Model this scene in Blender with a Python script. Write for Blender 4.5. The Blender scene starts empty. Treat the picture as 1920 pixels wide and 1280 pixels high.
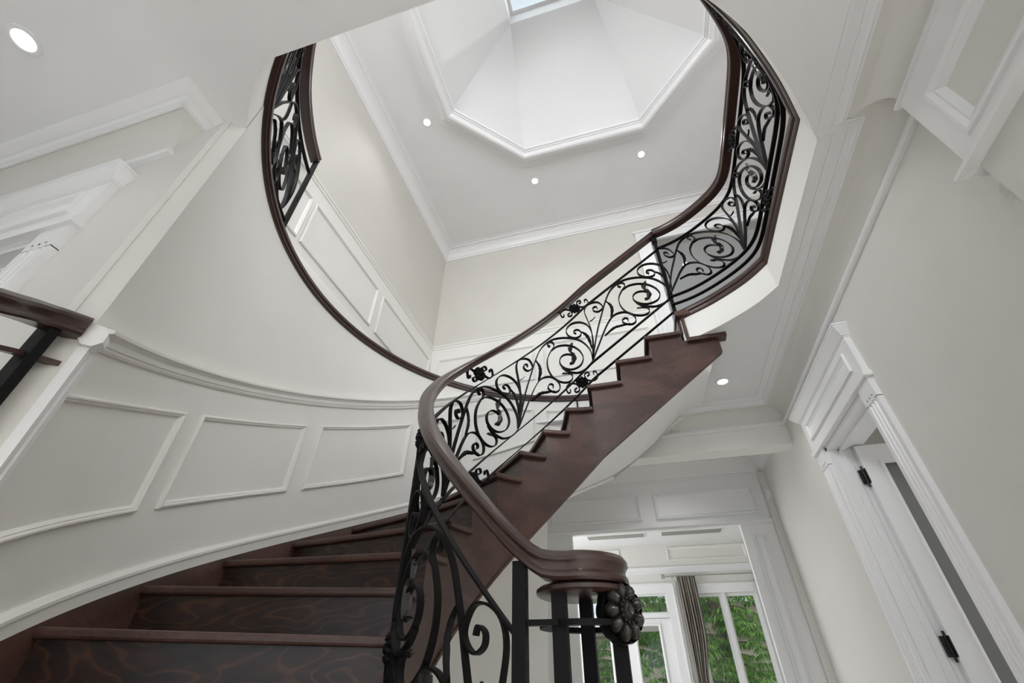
import bpy, bmesh, math, random
from mathutils import Vector, Matrix
from mathutils.geometry import tessellate_polygon
random.seed(7)
PI = math.pi
sc = bpy.context.scene
col = sc.collection
# ---- units: the house is laid out in multiples of UN metres around the tripod head (x right, y into the house, z up)
UN = 2.15
EYE = 0.987          # tripod height above the hall floor
FLOOR = -0.459
Z2 = 1.125           # upper floor level
def W(p): return (p[0]*UN, p[1]*UN, p[2]*UN+EYE)

# =====================================================================  camera
def setup_camera():
    f, pit, rol, yaw = 831.0, math.radians(38.103), math.radians(0.6442), math.radians(16.0148)
    fwd = Vector((-math.sin(yaw)*math.cos(pit), math.cos(yaw)*math.cos(pit), math.sin(pit)))
    right = Vector((math.cos(yaw), math.sin(yaw), 0)); up = right.cross(fwd)
    r2 = math.cos(rol)*right+math.sin(rol)*up; u2 = -math.sin(rol)*right+math.cos(rol)*up
    cd = bpy.data.cameras.new('camera'); cam = bpy.data.objects.new('camera', cd); col.objects.link(cam)
    cd.sensor_width = 36; cd.lens = f/1920*36; cd.clip_start = 0.02; cd.clip_end = 300
    m = Matrix((r2, u2, -fwd)).transposed().to_4x4(); m.translation = Vector((0, 0, EYE)); cam.matrix_world = m
    sc.camera = cam
setup_camera()

# =====================================================================  world, sun, roof light, added fill lamps
world = bpy.data.worlds.new('sky'); sc.world = world; world.use_nodes = True
wn = world.node_tree; bgn = wn.nodes['Background']
bgn.inputs[0].default_value = (0.82, 0.90, 1.0, 1); bgn.inputs[1].default_value = 0.62
sun = bpy.data.objects.new('sun', bpy.data.lights.new('sun', 'SUN')); col.objects.link(sun)
sun.data.energy = 0.55; sun.data.angle = math.radians(1.0); sun.data.color = (1, 0.96, 0.9)
sd = Vector((-1.1, -0.09, -1.0)).normalized(); sun.rotation_euler = sd.to_track_quat('-Z', 'Y').to_euler()
def area(name, loc, target, sx, sy, power, color=(1, 1, 1)):
    l = bpy.data.lights.new(name, 'AREA'); l.shape = 'RECTANGLE'; l.size = sx*UN; l.size_y = sy*UN; l.energy = power; l.color = color
    o = bpy.data.objects.new(name, l); col.objects.link(o); o.location = W(loc)
    d = Vector(W(target))-Vector(W(loc)); o.rotation_euler = d.to_track_quat('-Z', 'Y').to_euler(); return o
# only the roof light is known; the other area lamps are added fill light
DAY = (0.955, 0.978, 1.0)
area('entry_fill', (-0.35, -1.72, 0.15), (-0.35, 1.0, 0.25), 1.9, 1.0, 1.5, DAY)  # unseen lamp added behind the camera to brighten the hall
area('entry_left_fill', (-2.33, -1.0, 0.1), (0.5, 0.0, 0.2), 1.3, 1.0, 4, DAY)  # added fill for the right wall, no window known here
area('entry_right_fill', (0.60, -1.15, 0.15), (-1.0, 0.4, 0.25), 0.9, 1.0, 6, DAY)  # added fill from the right for the curved wall
area('side_room_fill', (1.56, 1.45, 0.1), (-1.0, 0.9, 0.1), 0.9, 0.9, 12, DAY)  # added beyond the open door to lift the wainscot
area('skylight_daylight', (-0.035, 0.63, 3.28), (-0.035, 0.63, 0), 0.46, 0.42, 2, DAY)
area('upper_front_fill', (0.3, -1.12, 1.75), (0.3, 1.0, 1.8), 1.2, 0.8, 4, DAY)  # added fill for the gallery, source not seen
area('upper_right_fill', (1.24, 0.2, 1.75), (-1.0, 0.8, 0.15), 1.5, 0.8, 98, DAY)  # added lamp aimed across the stairwell at the curved wall
area('upper_left_fill', (-0.98, -0.55, 1.75), (0.65, 1.1, 0.45), 1.0, 0.8, 118, DAY)  # added lamp aimed down through the opening at the right wall
area('living_side_fill', (-1.33, 3.5, 0.2), (0.5, 3.6, 0.4), 1.0, 0.9, 48, DAY)  # added fill for the living room, out of view
vs = sc.view_settings; vs.view_transform = 'Standard'; vs.look = 'None'; vs.gamma = 1.0; vs.use_curve_mapping = False
vs.exposure = 0.72
sc.cycles.max_bounces = 10; sc.cycles.diffuse_bounces = 6; sc.cycles.transparent_max_bounces = 16
sc.cycles.sample_clamp_indirect = 6.0

# =====================================================================  materials
def newmat(name):
    m = bpy.data.materials.new(name); m.use_nodes = True
    return m, m.node_tree, m.node_tree.nodes['Principled BSDF']
def paint(name, c, rough=0.6, bump=0.0006, var=0.02):
    m, nt, b = newmat(name); N, L = nt.nodes, nt.links
    tc = N.new('ShaderNodeTexCoord'); nz = N.new('ShaderNodeTexNoise'); nz.inputs['Scale'].default_value = 2.2; nz.inputs['Detail'].default_value = 3
    L.new(tc.outputs['Object'], nz.inputs['Vector'])
    r = N.new('ShaderNodeValToRGB'); r.color_ramp.elements[0].position = 0.3; r.color_ramp.elements[1].position = 0.7
    r.color_ramp.elements[0].color = tuple(x*(1-var) for x in c)+(1,); r.color_ramp.elements[1].color = tuple(min(1, x*(1+var)) for x in c)+(1,)
    L.new(nz.outputs['Fac'], r.inputs[0]); L.new(r.outputs[0], b.inputs['Base Color']); b.inputs['Roughness'].default_value = rough
    if bump:
        n2 = N.new('ShaderNodeTexNoise'); n2.inputs['Scale'].default_value = 90; n2.inputs['Detail'].default_value = 2
        L.new(tc.outputs['Object'], n2.inputs['Vector']); bp = N.new('ShaderNodeBump'); bp.inputs['Strength'].default_value = 0.12; bp.inputs['Distance'].default_value = bump*4
        L.new(n2.outputs['Fac'], bp.inputs['Height']); L.new(bp.outputs[0], b.inputs['Normal'])
    return m
def wood(name, c0, c1, rough=0.3, scale=3.0, coat=0.25, bands=2.2):
    m, nt, b = newmat(name); N, L = nt.nodes, nt.links
    tc = N.new('ShaderNodeTexCoord'); mp = N.new('ShaderNodeMapping'); mp.inputs['Scale'].default_value = (scale, scale, scale*2.2)
    L.new(tc.outputs['Object'], mp.inputs['Vector'])
    nz = N.new('ShaderNodeTexNoise'); nz.inputs['Scale'].default_value = 0.9; nz.inputs['Detail'].default_value = 3; L.new(mp.outputs[0], nz.inputs['Vector'])
    ml = N.new('ShaderNodeMath'); ml.operation = 'MULTIPLY'; ml.inputs[1].default_value = 9*bands; L.new(nz.outputs['Fac'], ml.inputs[0])
    si = N.new('ShaderNodeMath'); si.operation = 'SINE'; L.new(ml.outputs[0], si.inputs[0])
    fine = N.new('ShaderNodeTexNoise'); fine.inputs['Scale'].default_value = 26; fine.inputs['Detail'].default_value = 4; L.new(mp.outputs[0], fine.inputs['Vector'])
    ad = N.new('ShaderNodeMath'); ad.operation = 'MULTIPLY_ADD'; ad.inputs[1].default_value = 0.22; L.new(si.outputs[0], ad.inputs[0]); L.new(fine.outputs['Fac'], ad.inputs[2])
    r = N.new('ShaderNodeValToRGB'); e = r.color_ramp.elements; e[0].position = 0.25; e[1].position = 0.85; e[0].color = c0+(1,); e[1].color = c1+(1,)
    L.new(ad.outputs[0], r.inputs[0]); L.new(r.outputs[0], b.inputs['Base Color'])
    b.inputs['Roughness'].default_value = rough; b.inputs['Coat Weight'].default_value = coat; b.inputs['Coat Roughness'].default_value = 0.18
    return m
def grain(name):
    m, nt, b = newmat(name); N, L = nt.nodes, nt.links
    tc = N.new('ShaderNodeTexCoord'); mp = N.new('ShaderNodeMapping'); mp.inputs['Scale'].default_value = (3.2, 3.2, 9.0); L.new(tc.outputs['Object'], mp.inputs['Vector'])
    nz = N.new('ShaderNodeTexNoise'); nz.inputs['Scale'].default_value = 0.8; nz.inputs['Detail'].default_value = 1.5; nz.inputs['Roughness'].default_value = 0.4; L.new(mp.outputs[0], nz.inputs['Vector'])
    ml = N.new('ShaderNodeMath'); ml.operation = 'MULTIPLY'; ml.inputs[1].default_value = 75; L.new(nz.outputs['Fac'], ml.inputs[0])
    si = N.new('ShaderNodeMath'); si.operation = 'SINE'; L.new(ml.outputs[0], si.inputs[0])
    r1 = N.new('ShaderNodeValToRGB'); e = r1.color_ramp.elements; e[0].position = 0.80; e[1].position = 1.0; e[0].color = (0, 0, 0, 1); e[1].color = (1, 1, 1, 1)
    mr = N.new('ShaderNodeMapRange'); mr.inputs['From Min'].default_value = -1; L.new(si.outputs[0], mr.inputs['Value']); L.new(mr.outputs[0], r1.inputs[0])
    f2 = N.new('ShaderNodeTexNoise'); f2.inputs['Scale'].default_value = 3.0; f2.inputs['Detail'].default_value = 6; L.new(mp.outputs[0], f2.inputs['Vector'])
    r2 = N.new('ShaderNodeValToRGB'); e = r2.color_ramp.elements; e[0].position = 0.3; e[1].position = 0.75; e[0].color = (0.012, 0.008, 0.008, 1); e[1].color = (0.048, 0.021, 0.013, 1); L.new(f2.outputs['Fac'], r2.inputs[0])
    fm = N.new('ShaderNodeMath'); fm.operation = 'MULTIPLY'; L.new(r1.outputs[0], fm.inputs[0]); L.new(f2.outputs['Fac'], fm.inputs[1])
    mx = N.new('ShaderNodeMix'); mx.data_type = 'RGBA'; L.new(fm.outputs[0], mx.inputs['Factor']); L.new(r2.outputs[0], mx.inputs['A']); mx.inputs['B'].default_value = (0.105, 0.045, 0.022, 1)
    L.new(mx.outputs['Result'], b.inputs['Base Color']); b.inputs['Roughness'].default_value = 0.33; return m
def plain(name, c, rough=0.5, metal=0.0, **kw):
    m, nt, b = newmat(name); b.inputs['Base Color'].default_value = c+(1,); b.inputs['Roughness'].default_value = rough; b.inputs['Metallic'].default_value = metal
    N, L = nt.nodes, nt.links
    if 'spec' in kw: b.inputs['Specular IOR Level'].default_value = kw['spec']
    tc = N.new('ShaderNodeTexCoord'); nz = N.new('ShaderNodeTexNoise'); nz.inputs['Scale'].default_value = 40; L.new(tc.outputs['Object'], nz.inputs['Vector'])
    mr = N.new('ShaderNodeMapRange'); mr.inputs['To Min'].default_value = max(0, rough-0.08); mr.inputs['To Max'].default_value = min(1, rough+0.08)
    L.new(nz.outputs['Fac'], mr.inputs['Value']); L.new(mr.outputs[0], b.inputs['Roughness'])
    return m
def emit(name, c, s):
    m, nt, b = newmat(name); b.inputs['Base Color'].default_value = (0.9, 0.9, 0.9, 1)
    b.inputs['Emission Color'].default_value = c+(1,); b.inputs['Emission Strength'].default_value = s; return m
def glass(name, tint=(0.96, 0.98, 0.97)):
    m, nt, b = newmat(name); N, L = nt.nodes, nt.links; N.remove(b)
    t = N.new('ShaderNodeBsdfTransparent'); t.inputs[0].default_value = tint+(1,)
    g = N.new('ShaderNodeBsdfGlossy'); g.inputs['Roughness'].default_value = 0.02
    lw = N.new('ShaderNodeLayerWeight'); fr = N.new('ShaderNodeMapRange'); L.new(lw.outputs['Facing'], fr.inputs['Value']); fr.inputs['From Min'].default_value = 0.3; fr.inputs['To Min'].default_value = 0.03; fr.inputs['To Max'].default_value = 0.5; mx = N.new('ShaderNodeMixShader')
    L.new(fr.outputs[0], mx.inputs[0]); L.new(t.outputs[0], mx.inputs[1]); L.new(g.outputs[0], mx.inputs[2]); L.new(mx.outputs[0], N['Material Output'].inputs[0]); return m
M = dict(
    wall=paint('wall_paint', (0.73, 0.715, 0.68)), wallup=paint('upper_wall_paint', (0.66, 0.64, 0.595)),
    wains=paint('wainscot_paint', (0.82, 0.81, 0.775), 0.5), white=paint('trim_paint', (0.84, 0.84, 0.845), 0.35, 0, 0.01),
    ceil=paint('ceiling_paint', (0.82, 0.82, 0.825), 0.8), fascia=paint('fascia_paint', (0.84, 0.83, 0.80), 0.5, 0, 0.01),
    wood=wood('stained_wood', (0.048, 0.022, 0.016), (0.095, 0.045, 0.034), 0.42, 2.0, 0.1), riser=grain('dark_riser_wood'),
    rail=wood('handrail_wood', (0.040, 0.020, 0.016), (0.054, 0.027, 0.022), 0.28, 2.0, 0.3),
    iron=plain('black_iron', (0.005, 0.0045, 0.0045), 0.5, 0.0, spec=0.16), bronze=plain('brushed_iron', (0.055, 0.05, 0.047), 0.32, 0.7),
    marble=paint('floor_stone', (0.78, 0.76, 0.72), 0.25, 0, 0.12), steel=plain('brushed_steel', (0.45, 0.44, 0.42), 0.3, 0.9),
    hinge=plain('dark_hinge_metal', (0.035, 0.035, 0.035), 0.4, 0.7), glass=glass('clear_glass'), lamp=emit('lamp_glow', (1, 0.95, 0.88), 8.0),
    vent=plain('vent_grey', (0.30, 0.29, 0.26), 0.5), plastic=plain('white_plastic', (0.8, 0.8, 0.78), 0.4), bluewhite=paint('skylight_paint', (0.78, 0.78, 0.78), 0.5, 0, 0.01),
    grass=paint('lawn', (0.10, 0.22, 0.04), 0.9, 0, 0.4), bark=paint('bark', (0.16, 0.12, 0.09), 0.9, 0.004, 0.4), dirt=plain('dark_nail', (0.05, 0.05, 0.05), 0.7),
    house=paint('house_brick', (0.55, 0.42, 0.36), 0.8, 0, 0.15), frost=plain('grey_glass', (0.20, 0.20, 0.20), 0.08))
def fabric():
    m, nt, b = newmat('curtain_fabric'); N, L = nt.nodes, nt.links
    tc = N.new('ShaderNodeTexCoord'); nz = N.new('ShaderNodeTexNoise'); nz.inputs['Scale'].default_value = 120; L.new(tc.outputs['Object'], nz.inputs['Vector'])
    r = N.new('ShaderNodeValToRGB'); r.color_ramp.elements[0].color = (0.19, 0.165, 0.14, 1); r.color_ramp.elements[1].color = (0.30, 0.27, 0.235, 1)
    L.new(nz.outputs['Fac'], r.inputs[0]); L.new(r.outputs[0], b.inputs['Base Color']); b.inputs['Roughness'].default_value = 0.9; return m
M['fabric'] = fabric()
def leafmat(name, a, c):
    m, nt, b = newmat(name); N, L = nt.nodes, nt.links
    g = N.new('ShaderNodeNewGeometry'); r = N.new('ShaderNodeValToRGB'); r.color_ramp.elements[0].color = a+(1,); r.color_ramp.elements[1].color = c+(1,)
    L.new(g.outputs['Random Per Island'], r.inputs[0]); L.new(r.outputs[0], b.inputs['Base Color']); b.inputs['Roughness'].default_value = 0.6
    tr = N.new('ShaderNodeBsdfTranslucent'); L.new(r.outputs[0], tr.inputs[0]); mx = N.new('ShaderNodeMixShader'); mx.inputs[0].default_value = 0.35
    L.new(b.outputs[0], mx.inputs[1]); L.new(tr.outputs[0], mx.inputs[2]); L.new(mx.outputs[0], N['Material Output'].inputs[0]); return m
M['leaf'] = leafmat('evergreen_needles', (0.05, 0.14, 0.02), (0.42, 0.68, 0.16)); M['leaf2'] = leafmat('dark_needles', (0.02, 0.07, 0.02), (0.22, 0.42, 0.10))

# =====================================================================  helpers
def put(name, verts, faces, mat, parent=None, smooth=False, label=None, cat=None, group=None, kind=None, world=True, angle=40):
    me = bpy.data.meshes.new(name); me.from_pydata([W(v) if world else v for v in verts], [], faces); me.update()
    bm = bmesh.new(); bm.from_mesh(me); bmesh.ops.recalc_face_normals(bm, faces=bm.faces); bm.to_mesh(me); bm.free()
    if smooth:
        me.polygons.foreach_set('use_smooth', [True]*len(me.polygons)); me.set_sharp_from_angle(angle=math.radians(angle))
    me.materials.append(mat if not isinstance(mat, str) else M[mat])
    o = bpy.data.objects.new(name, me); col.objects.link(o)
    if parent is not None: o.parent = parent; o.matrix_parent_inverse = parent.matrix_world.inverted()
    tag(o, label, cat, group, kind); return o
def tag(o, label=None, cat=None, group=None, kind=None):
    for k, v in (('label', label), ('category', cat), ('group', group), ('kind', kind)):
        if v: o[k] = v
    return o
def thing(name, loc, label, cat, group=None, kind=None):
    o = bpy.data.objects.new(name, None); col.objects.link(o); o.location = W(loc); o.empty_display_size = 0.1
    bpy.context.view_layer.update(); tag(o, label, cat, group, kind); return o
class MB:
    def __init__(s): s.v = []; s.f = []
    def add(s, v, f):
        n = len(s.v); s.v += [tuple(p) for p in v]; s.f += [tuple(i+n for i in q) for q in f]; return s
    def box(s, a, b):
        x0, y0, z0 = a; x1, y1, z1 = b
        return s.add([(x0,y0,z0),(x1,y0,z0),(x1,y1,z0),(x0,y1,z0),(x0,y0,z1),(x1,y0,z1),(x1,y1,z1),(x0,y1,z1)],
                     [(0,3,2,1),(4,5,6,7),(0,1,5,4),(1,2,6,5),(2,3,7,6),(3,0,4,7)])
    def obox(s, c, ax, ay, az):
        c, ax, ay, az = map(Vector, (c, ax, ay, az)); v = []
        for k in (-1, 1):
            for i, j in ((-1,-1),(1,-1),(1,1),(-1,1)): v.append(tuple(c+ax*i+ay*j+az*k))
        return s.add(v, [(0,3,2,1),(4,5,6,7),(0,1,5,4),(1,2,6,5),(2,3,7,6),(3,0,4,7)])
    def put(s, name, mat, parent=None, **k): return put(name, s.v, s.f, mat, parent, **k)
def sweep(path, prof, side=1, closed=False, cprof=False, caps=True):
    """profile (out, up) carried along a plan path; out = side * left normal, mitred"""
    n = len(path); dirs = []
    for i in range(n-1 if not closed else n):
        a, b = path[i], path[(i+1) % n]; d = Vector((b[0]-a[0], b[1]-a[1])); dirs.append(d.normalized() if d.length > 1e-9 else Vector((1, 0)))
    v, f = [], []; m = len(prof)
    for i in range(n):
        if closed: d0, d1 = dirs[i-1], dirs[i]
        else: d0 = dirs[max(0, i-1)]; d1 = dirs[min(n-2, i)]
        n0 = Vector((-d0.y, d0.x))*side; n1 = Vector((-d1.y, d1.x))*side
        nn = (n0+n1)/max(0.25, 1+n0.dot(n1))
        for a, b in prof: v.append((path[i][0]+nn.x*a, path[i][1]+nn.y*a, path[i][2]+b))
    segs = n if closed else n-1
    for i in range(segs):
        for j in range(m if cprof else m-1):
            a = i*m+j; b = i*m+(j+1) % m; c = ((i+1) % n)*m+(j+1) % m; d = ((i+1) % n)*m+j; f.append((a, b, c, d))
    if caps and not closed and cprof: f.append(tuple(range(m))); f.append(tuple(range((n-1)*m, n*m))[::-1])
    return v, f
def frame(Mf, p0, p1, q0, q1, prof, n_p=1):
    """moulding frame on a surface Mf(p, q, out); prof = (inset, out)"""
    v, f = [], []; loop = 2*n_p+2
    for e, a in prof:
        P0, P1, Q0, Q1 = p0+e, p1-e, q0+e, q1-e
        for i in range(n_p+1): v.append(Mf(P0+(P1-P0)*i/n_p, Q0, a))
        for i in range(n_p+1): v.append(Mf(P1+(P0-P1)*i/n_p, Q1, a))
    for k in range(len(prof)-1):
        for i in range(loop): f.append((k*loop+i, k*loop+(i+1) % loop, (k+1)*loop+(i+1) % loop, (k+1)*loop+i))
    return v, f
PMOLD = [(0, 0), (0, .0065), (.003, .009), (.006, .009), (.0085, .0055), (.0105, .0065), (.0135, .003), (.0155, 0)]
def prism(poly, holes, to3, t):
    """flat slab from a 2d polygon with holes; to3(u, v, d) -> point, d = 0 front, t = back"""
    loops = [poly]+list(holes); flat = [p for lp in loops for p in lp]
    tris = tessellate_polygon([[Vector((p[0], p[1], 0)) for p in lp] for lp in loops])
    n = len(flat); v = [to3(p[0], p[1], 0) for p in flat]+[to3(p[0], p[1], t) for p in flat]
    f = [tuple(q) for q in tris]+[tuple(i+n for i in q[::-1]) for q in tris]; o = 0
    for lp in loops:
        k = len(lp)
        for i in range(k): a, b = o+i, o+(i+1) % k; f.append((a, b, b+n, a+n))
        o += k
    return v, f
def rect(a, b, c, d): return [(a, c), (b, c), (b, d), (a, d)]
def catmull(pts, per=6):
    out = []; n = len(pts)
    for i in range(n-1):
        p0 = pts[max(i-1, 0)]; p1 = pts[i]; p2 = pts[i+1]; p3 = pts[min(i+2, n-1)]
        for k in range(per):
            t = k/per; t2 = t*t; t3 = t2*t
            out.append(tuple(0.5*((2*b)+(-a+c)*t+(2*a-5*b+4*c-d)*t2+(-a+3*b-3*c+d)*t3) for a, b, c, d in zip(p0, p1, p2, p3)))
    out.append(tuple(pts[-1])); return out

# =====================================================================  plan of the stair
CX, CY, RI, RO = -0.087, 0.988, 0.393, 0.930
DTH = math.radians(12.425); SC = 2.855; GO = 0.1173; RISE = 0.088
def plan(s, off=0.0):
    if s < SC: return (CX+(SC-s)*GO, CY+RI+off)
    th = DTH*(s-SC); return (CX-(RI+off)*math.sin(th), CY+(RI+off)*math.cos(th))
def zn(s): return Z2-RISE*s
def s_of(th): return SC+th/DTH
def cw(th, r, z): return (CX-r*math.sin(th), CY+r*math.cos(th), z)
RAD = math.radians
# height of the stair soffit along the wall, by step
souter = [(-1.2, 1.0), (0, .985), (1.2, .858), (2.0, .790), (3.0, .722), (3.6, .678), (4.2, .622), (5.0, .555), (7, .379), (9, .203), (12, -.061), (15, -.325), (17, FLOOR+.02)]
def lerp_tab(t, x):
    if x <= t[0][0]: return t[0][1]
    for (a, b), (c, d) in zip(t, t[1:]):
        if x <= c: return b+(d-b)*(x-a)/(c-a)
    return t[-1][1]

# =====================================================================  opening in the hall ceiling
arc_near = [(.05, .203), (.13, .235), (.205, .283), (.282, .345), (.344, .407), (.407, .485), (.472, .580), (.532, .684)]
arc_far = [(.532, 1.169), (.492, 1.225), (.450, 1.268), (.387, 1.318), (.337, 1.350), (.257, 1.393)]
arc_near_f = [(p[0], p[1]) for p in catmull(arc_near, 4)]
arc_far_f = [(p[0], p[1]) for p in catmull(arc_far, 4)]
th_a = math.acos(max(-1, (0.203-CY)/0.935)); circ_near = [(CX-.935*math.sin(t), CY+.935*math.cos(t)) for t in [th_a+(RAD(136.6)-th_a)*i/12 for i in range(13)]]
circ_all = [(CX-.94*math.sin(RAD(a)), CY+.94*math.cos(RAD(a))) for a in range(136, -1, -4)]
edge_right = arc_near_f+arc_far_f                     # from the near edge round to the stair head
hole = [circ_near[0]]+[(-.3, .203)]+edge_right+[(.257, 1.935), (CX, 1.935)]+circ_all[::-1]+circ_near[::-1][:-1]
def clean(poly):
    out = []
    for p in poly:
        if not out or (abs(p[0]-out[-1][0])+abs(p[1]-out[-1][1])) > 1e-4: out.append(p)
    return out
hole = clean(hole)
XR, XJ, YJ = 0.657, 0.62, 0.577                       # right wall, its projecting near part and the jog
YB, YL, YF, XL2, YB2, XR2 = 1.955, 2.56, 4.40, -1.05, 1.925, 1.30
XW, YE = -2.4, -1.80                                  # far side of the entry hall, entry wall
ZC2 = 2.45
hz = lambda u, v, d: (u, v, 1.0+d)
v, f = prism(rect(XW, XR+.07, YE, 2.60), [hole], hz, .02)
ceiling = put('ceiling', v, f, 'ceil', kind='structure', label='white ground floor ceiling with round stairwell opening')
v, f = prism(rect(XW, XR2+.05, YE, YB2+.04), [hole], lambda u, v, d: (u, v, 1.105+d), .012)
put('floor_upper', v, f, 'wood', kind='structure')
v, f = prism(rect(XW, 2.6, YE, 4.6), [], lambda u, v, d: (u, v, FLOOR-d), .03)
put('floor', v, f, 'marble', kind='structure')
# fascia of the opening, part of the ceiling
fas = []
def fascia_strip(pts, name):
    vv, ff = sweep([(p[0], p[1], 1.0) for p in pts], [(.003, .0), (.003, .118), (-.004, .118), (-.004, .001)], 1, cprof=True)
    return put(name, vv, ff, 'fascia', ceiling, smooth=True)
fascia_strip([(-.597, .203), (-.3, .203)]+[(p[0], p[1]) for p in arc_near_f[:2]], 'fascia')
fascia_strip(edge_right, 'fascia')
fascia_strip([cw(RAD(136.4)+(th_a-RAD(136.4))*i/14, .9345, 0)[:2] for i in range(15)], 'fascia')
# wooden nosing along the gallery edge
NOS = [(-.02, .118), (.006, .118), (.0135, .121), (.016, .129), (.0135, .137), (.006, .140), (-.02, .140)]
nose = thing('gallery_nosing', (.53, .9, 1.118), 'dark stained wood nosing along the curved gallery floor edge', 'trim', kind='structure'); nose.name = 'trim_1'
vv, ff = sweep([(p[0], p[1], 1.0) for p in edge_right], NOS, 1, cprof=True); put('nosing', vv, ff, 'rail', nose, smooth=True)
UND = [(-.01, .100), (.005, .100), (.009, .106), (.009, .118), (-.01, .118)]
vv, ff = sweep([(p[0], p[1], 1.0) for p in edge_right], UND, 1, cprof=True); put('cove_strip', vv, ff, 'rail', nose, smooth=True)

# =====================================================================  walls of the hall
RAILP = [(0, -.105), (.010, -.104), (.0135, -.100), (.0135, -.096), (.009, -.093), (.011, -.090), (.008, -.086), (.004, -.083), (.003, -.081)]
COVE = [(.003, -.082)]+[(.060-.057*math.cos(t), -.082+.057*math.sin(t)) for t in [PI/2*i/8 for i in range(9)]]
CROWN = [(.056, -.027), (.060, -.027), (.060, -.021), (.066, -.019), (.071, -.012), (.074, -.012), (.074, -.009), (.090, -.007), (.098, -.003), (.098, 0), (.060, 0)]
def cornice(path, side, parent, beige='wall'):
    P = [(p[0], p[1], 1.0) for p in path]
    for nm, pr, mt in (('picture_rail', RAILP, 'white'), ('cove', COVE, beige), ('crown_molding', CROWN, 'white')):
        vv, ff = sweep(P, pr, side); put(nm, vv, ff, mt, parent, smooth=True, angle=25)
# right wall, with the door opening
D0, D1, DH = 1.289, 1.680, 0.668
v, f = prism(rect(YE, YL, FLOOR, 1.0), [rect(D0, D1, FLOOR+.001, DH)], lambda u, v, d: (XR+d, u, v), .065)
wall_right = put('wall_right', v, f, 'wall', kind='structure', label='greige wall with white door casing on the right of the hall')
mb = MB().box((XJ, YE, FLOOR), (XR, YJ, 1.0)); mb.put('pier', 'wall', wall_right)
cornice([(XJ, YE), (XJ, YJ), (XR, YJ), (XR, YB), (-.50, YB)], 1, wall_right)
def on_right(X): return lambda p, q, a: (X-a, p, q)
# panelled frieze on the projecting pier
fr = MB(); yb0 = -.75
fr.box((XJ-.012, yb0, .735+.105), (XJ, YJ, .893)); fr.box((XJ-.012, .535, .675), (XJ, YJ, .84)); fr.box((XJ-.012, yb0, .675), (XJ, .535, .712))
fr.box((XJ-.002, YJ-.002, .675), (XR, YJ+.002, .893))
fr.put('frieze_frame', 'white', wall_right)
v, f = frame(on_right(XJ), -.75, .537, .71, .842, [(-.004, .012), (0, .016), (.006, .016), (.012, .010), (.016, .011), (.024, 0)]); put('panel_molding', v, f, 'white', wall_right)
v, f = sweep([(XJ, yb0, .675), (XJ, YJ, .675), (XR, YJ, .675)], [(0, 0), (.024, -.002), (.024, .006), (.014, .010), (.012, .016), (0, .016)], 1, cprof=True); put('fillet', v, f, 'white', wall_right)

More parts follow.
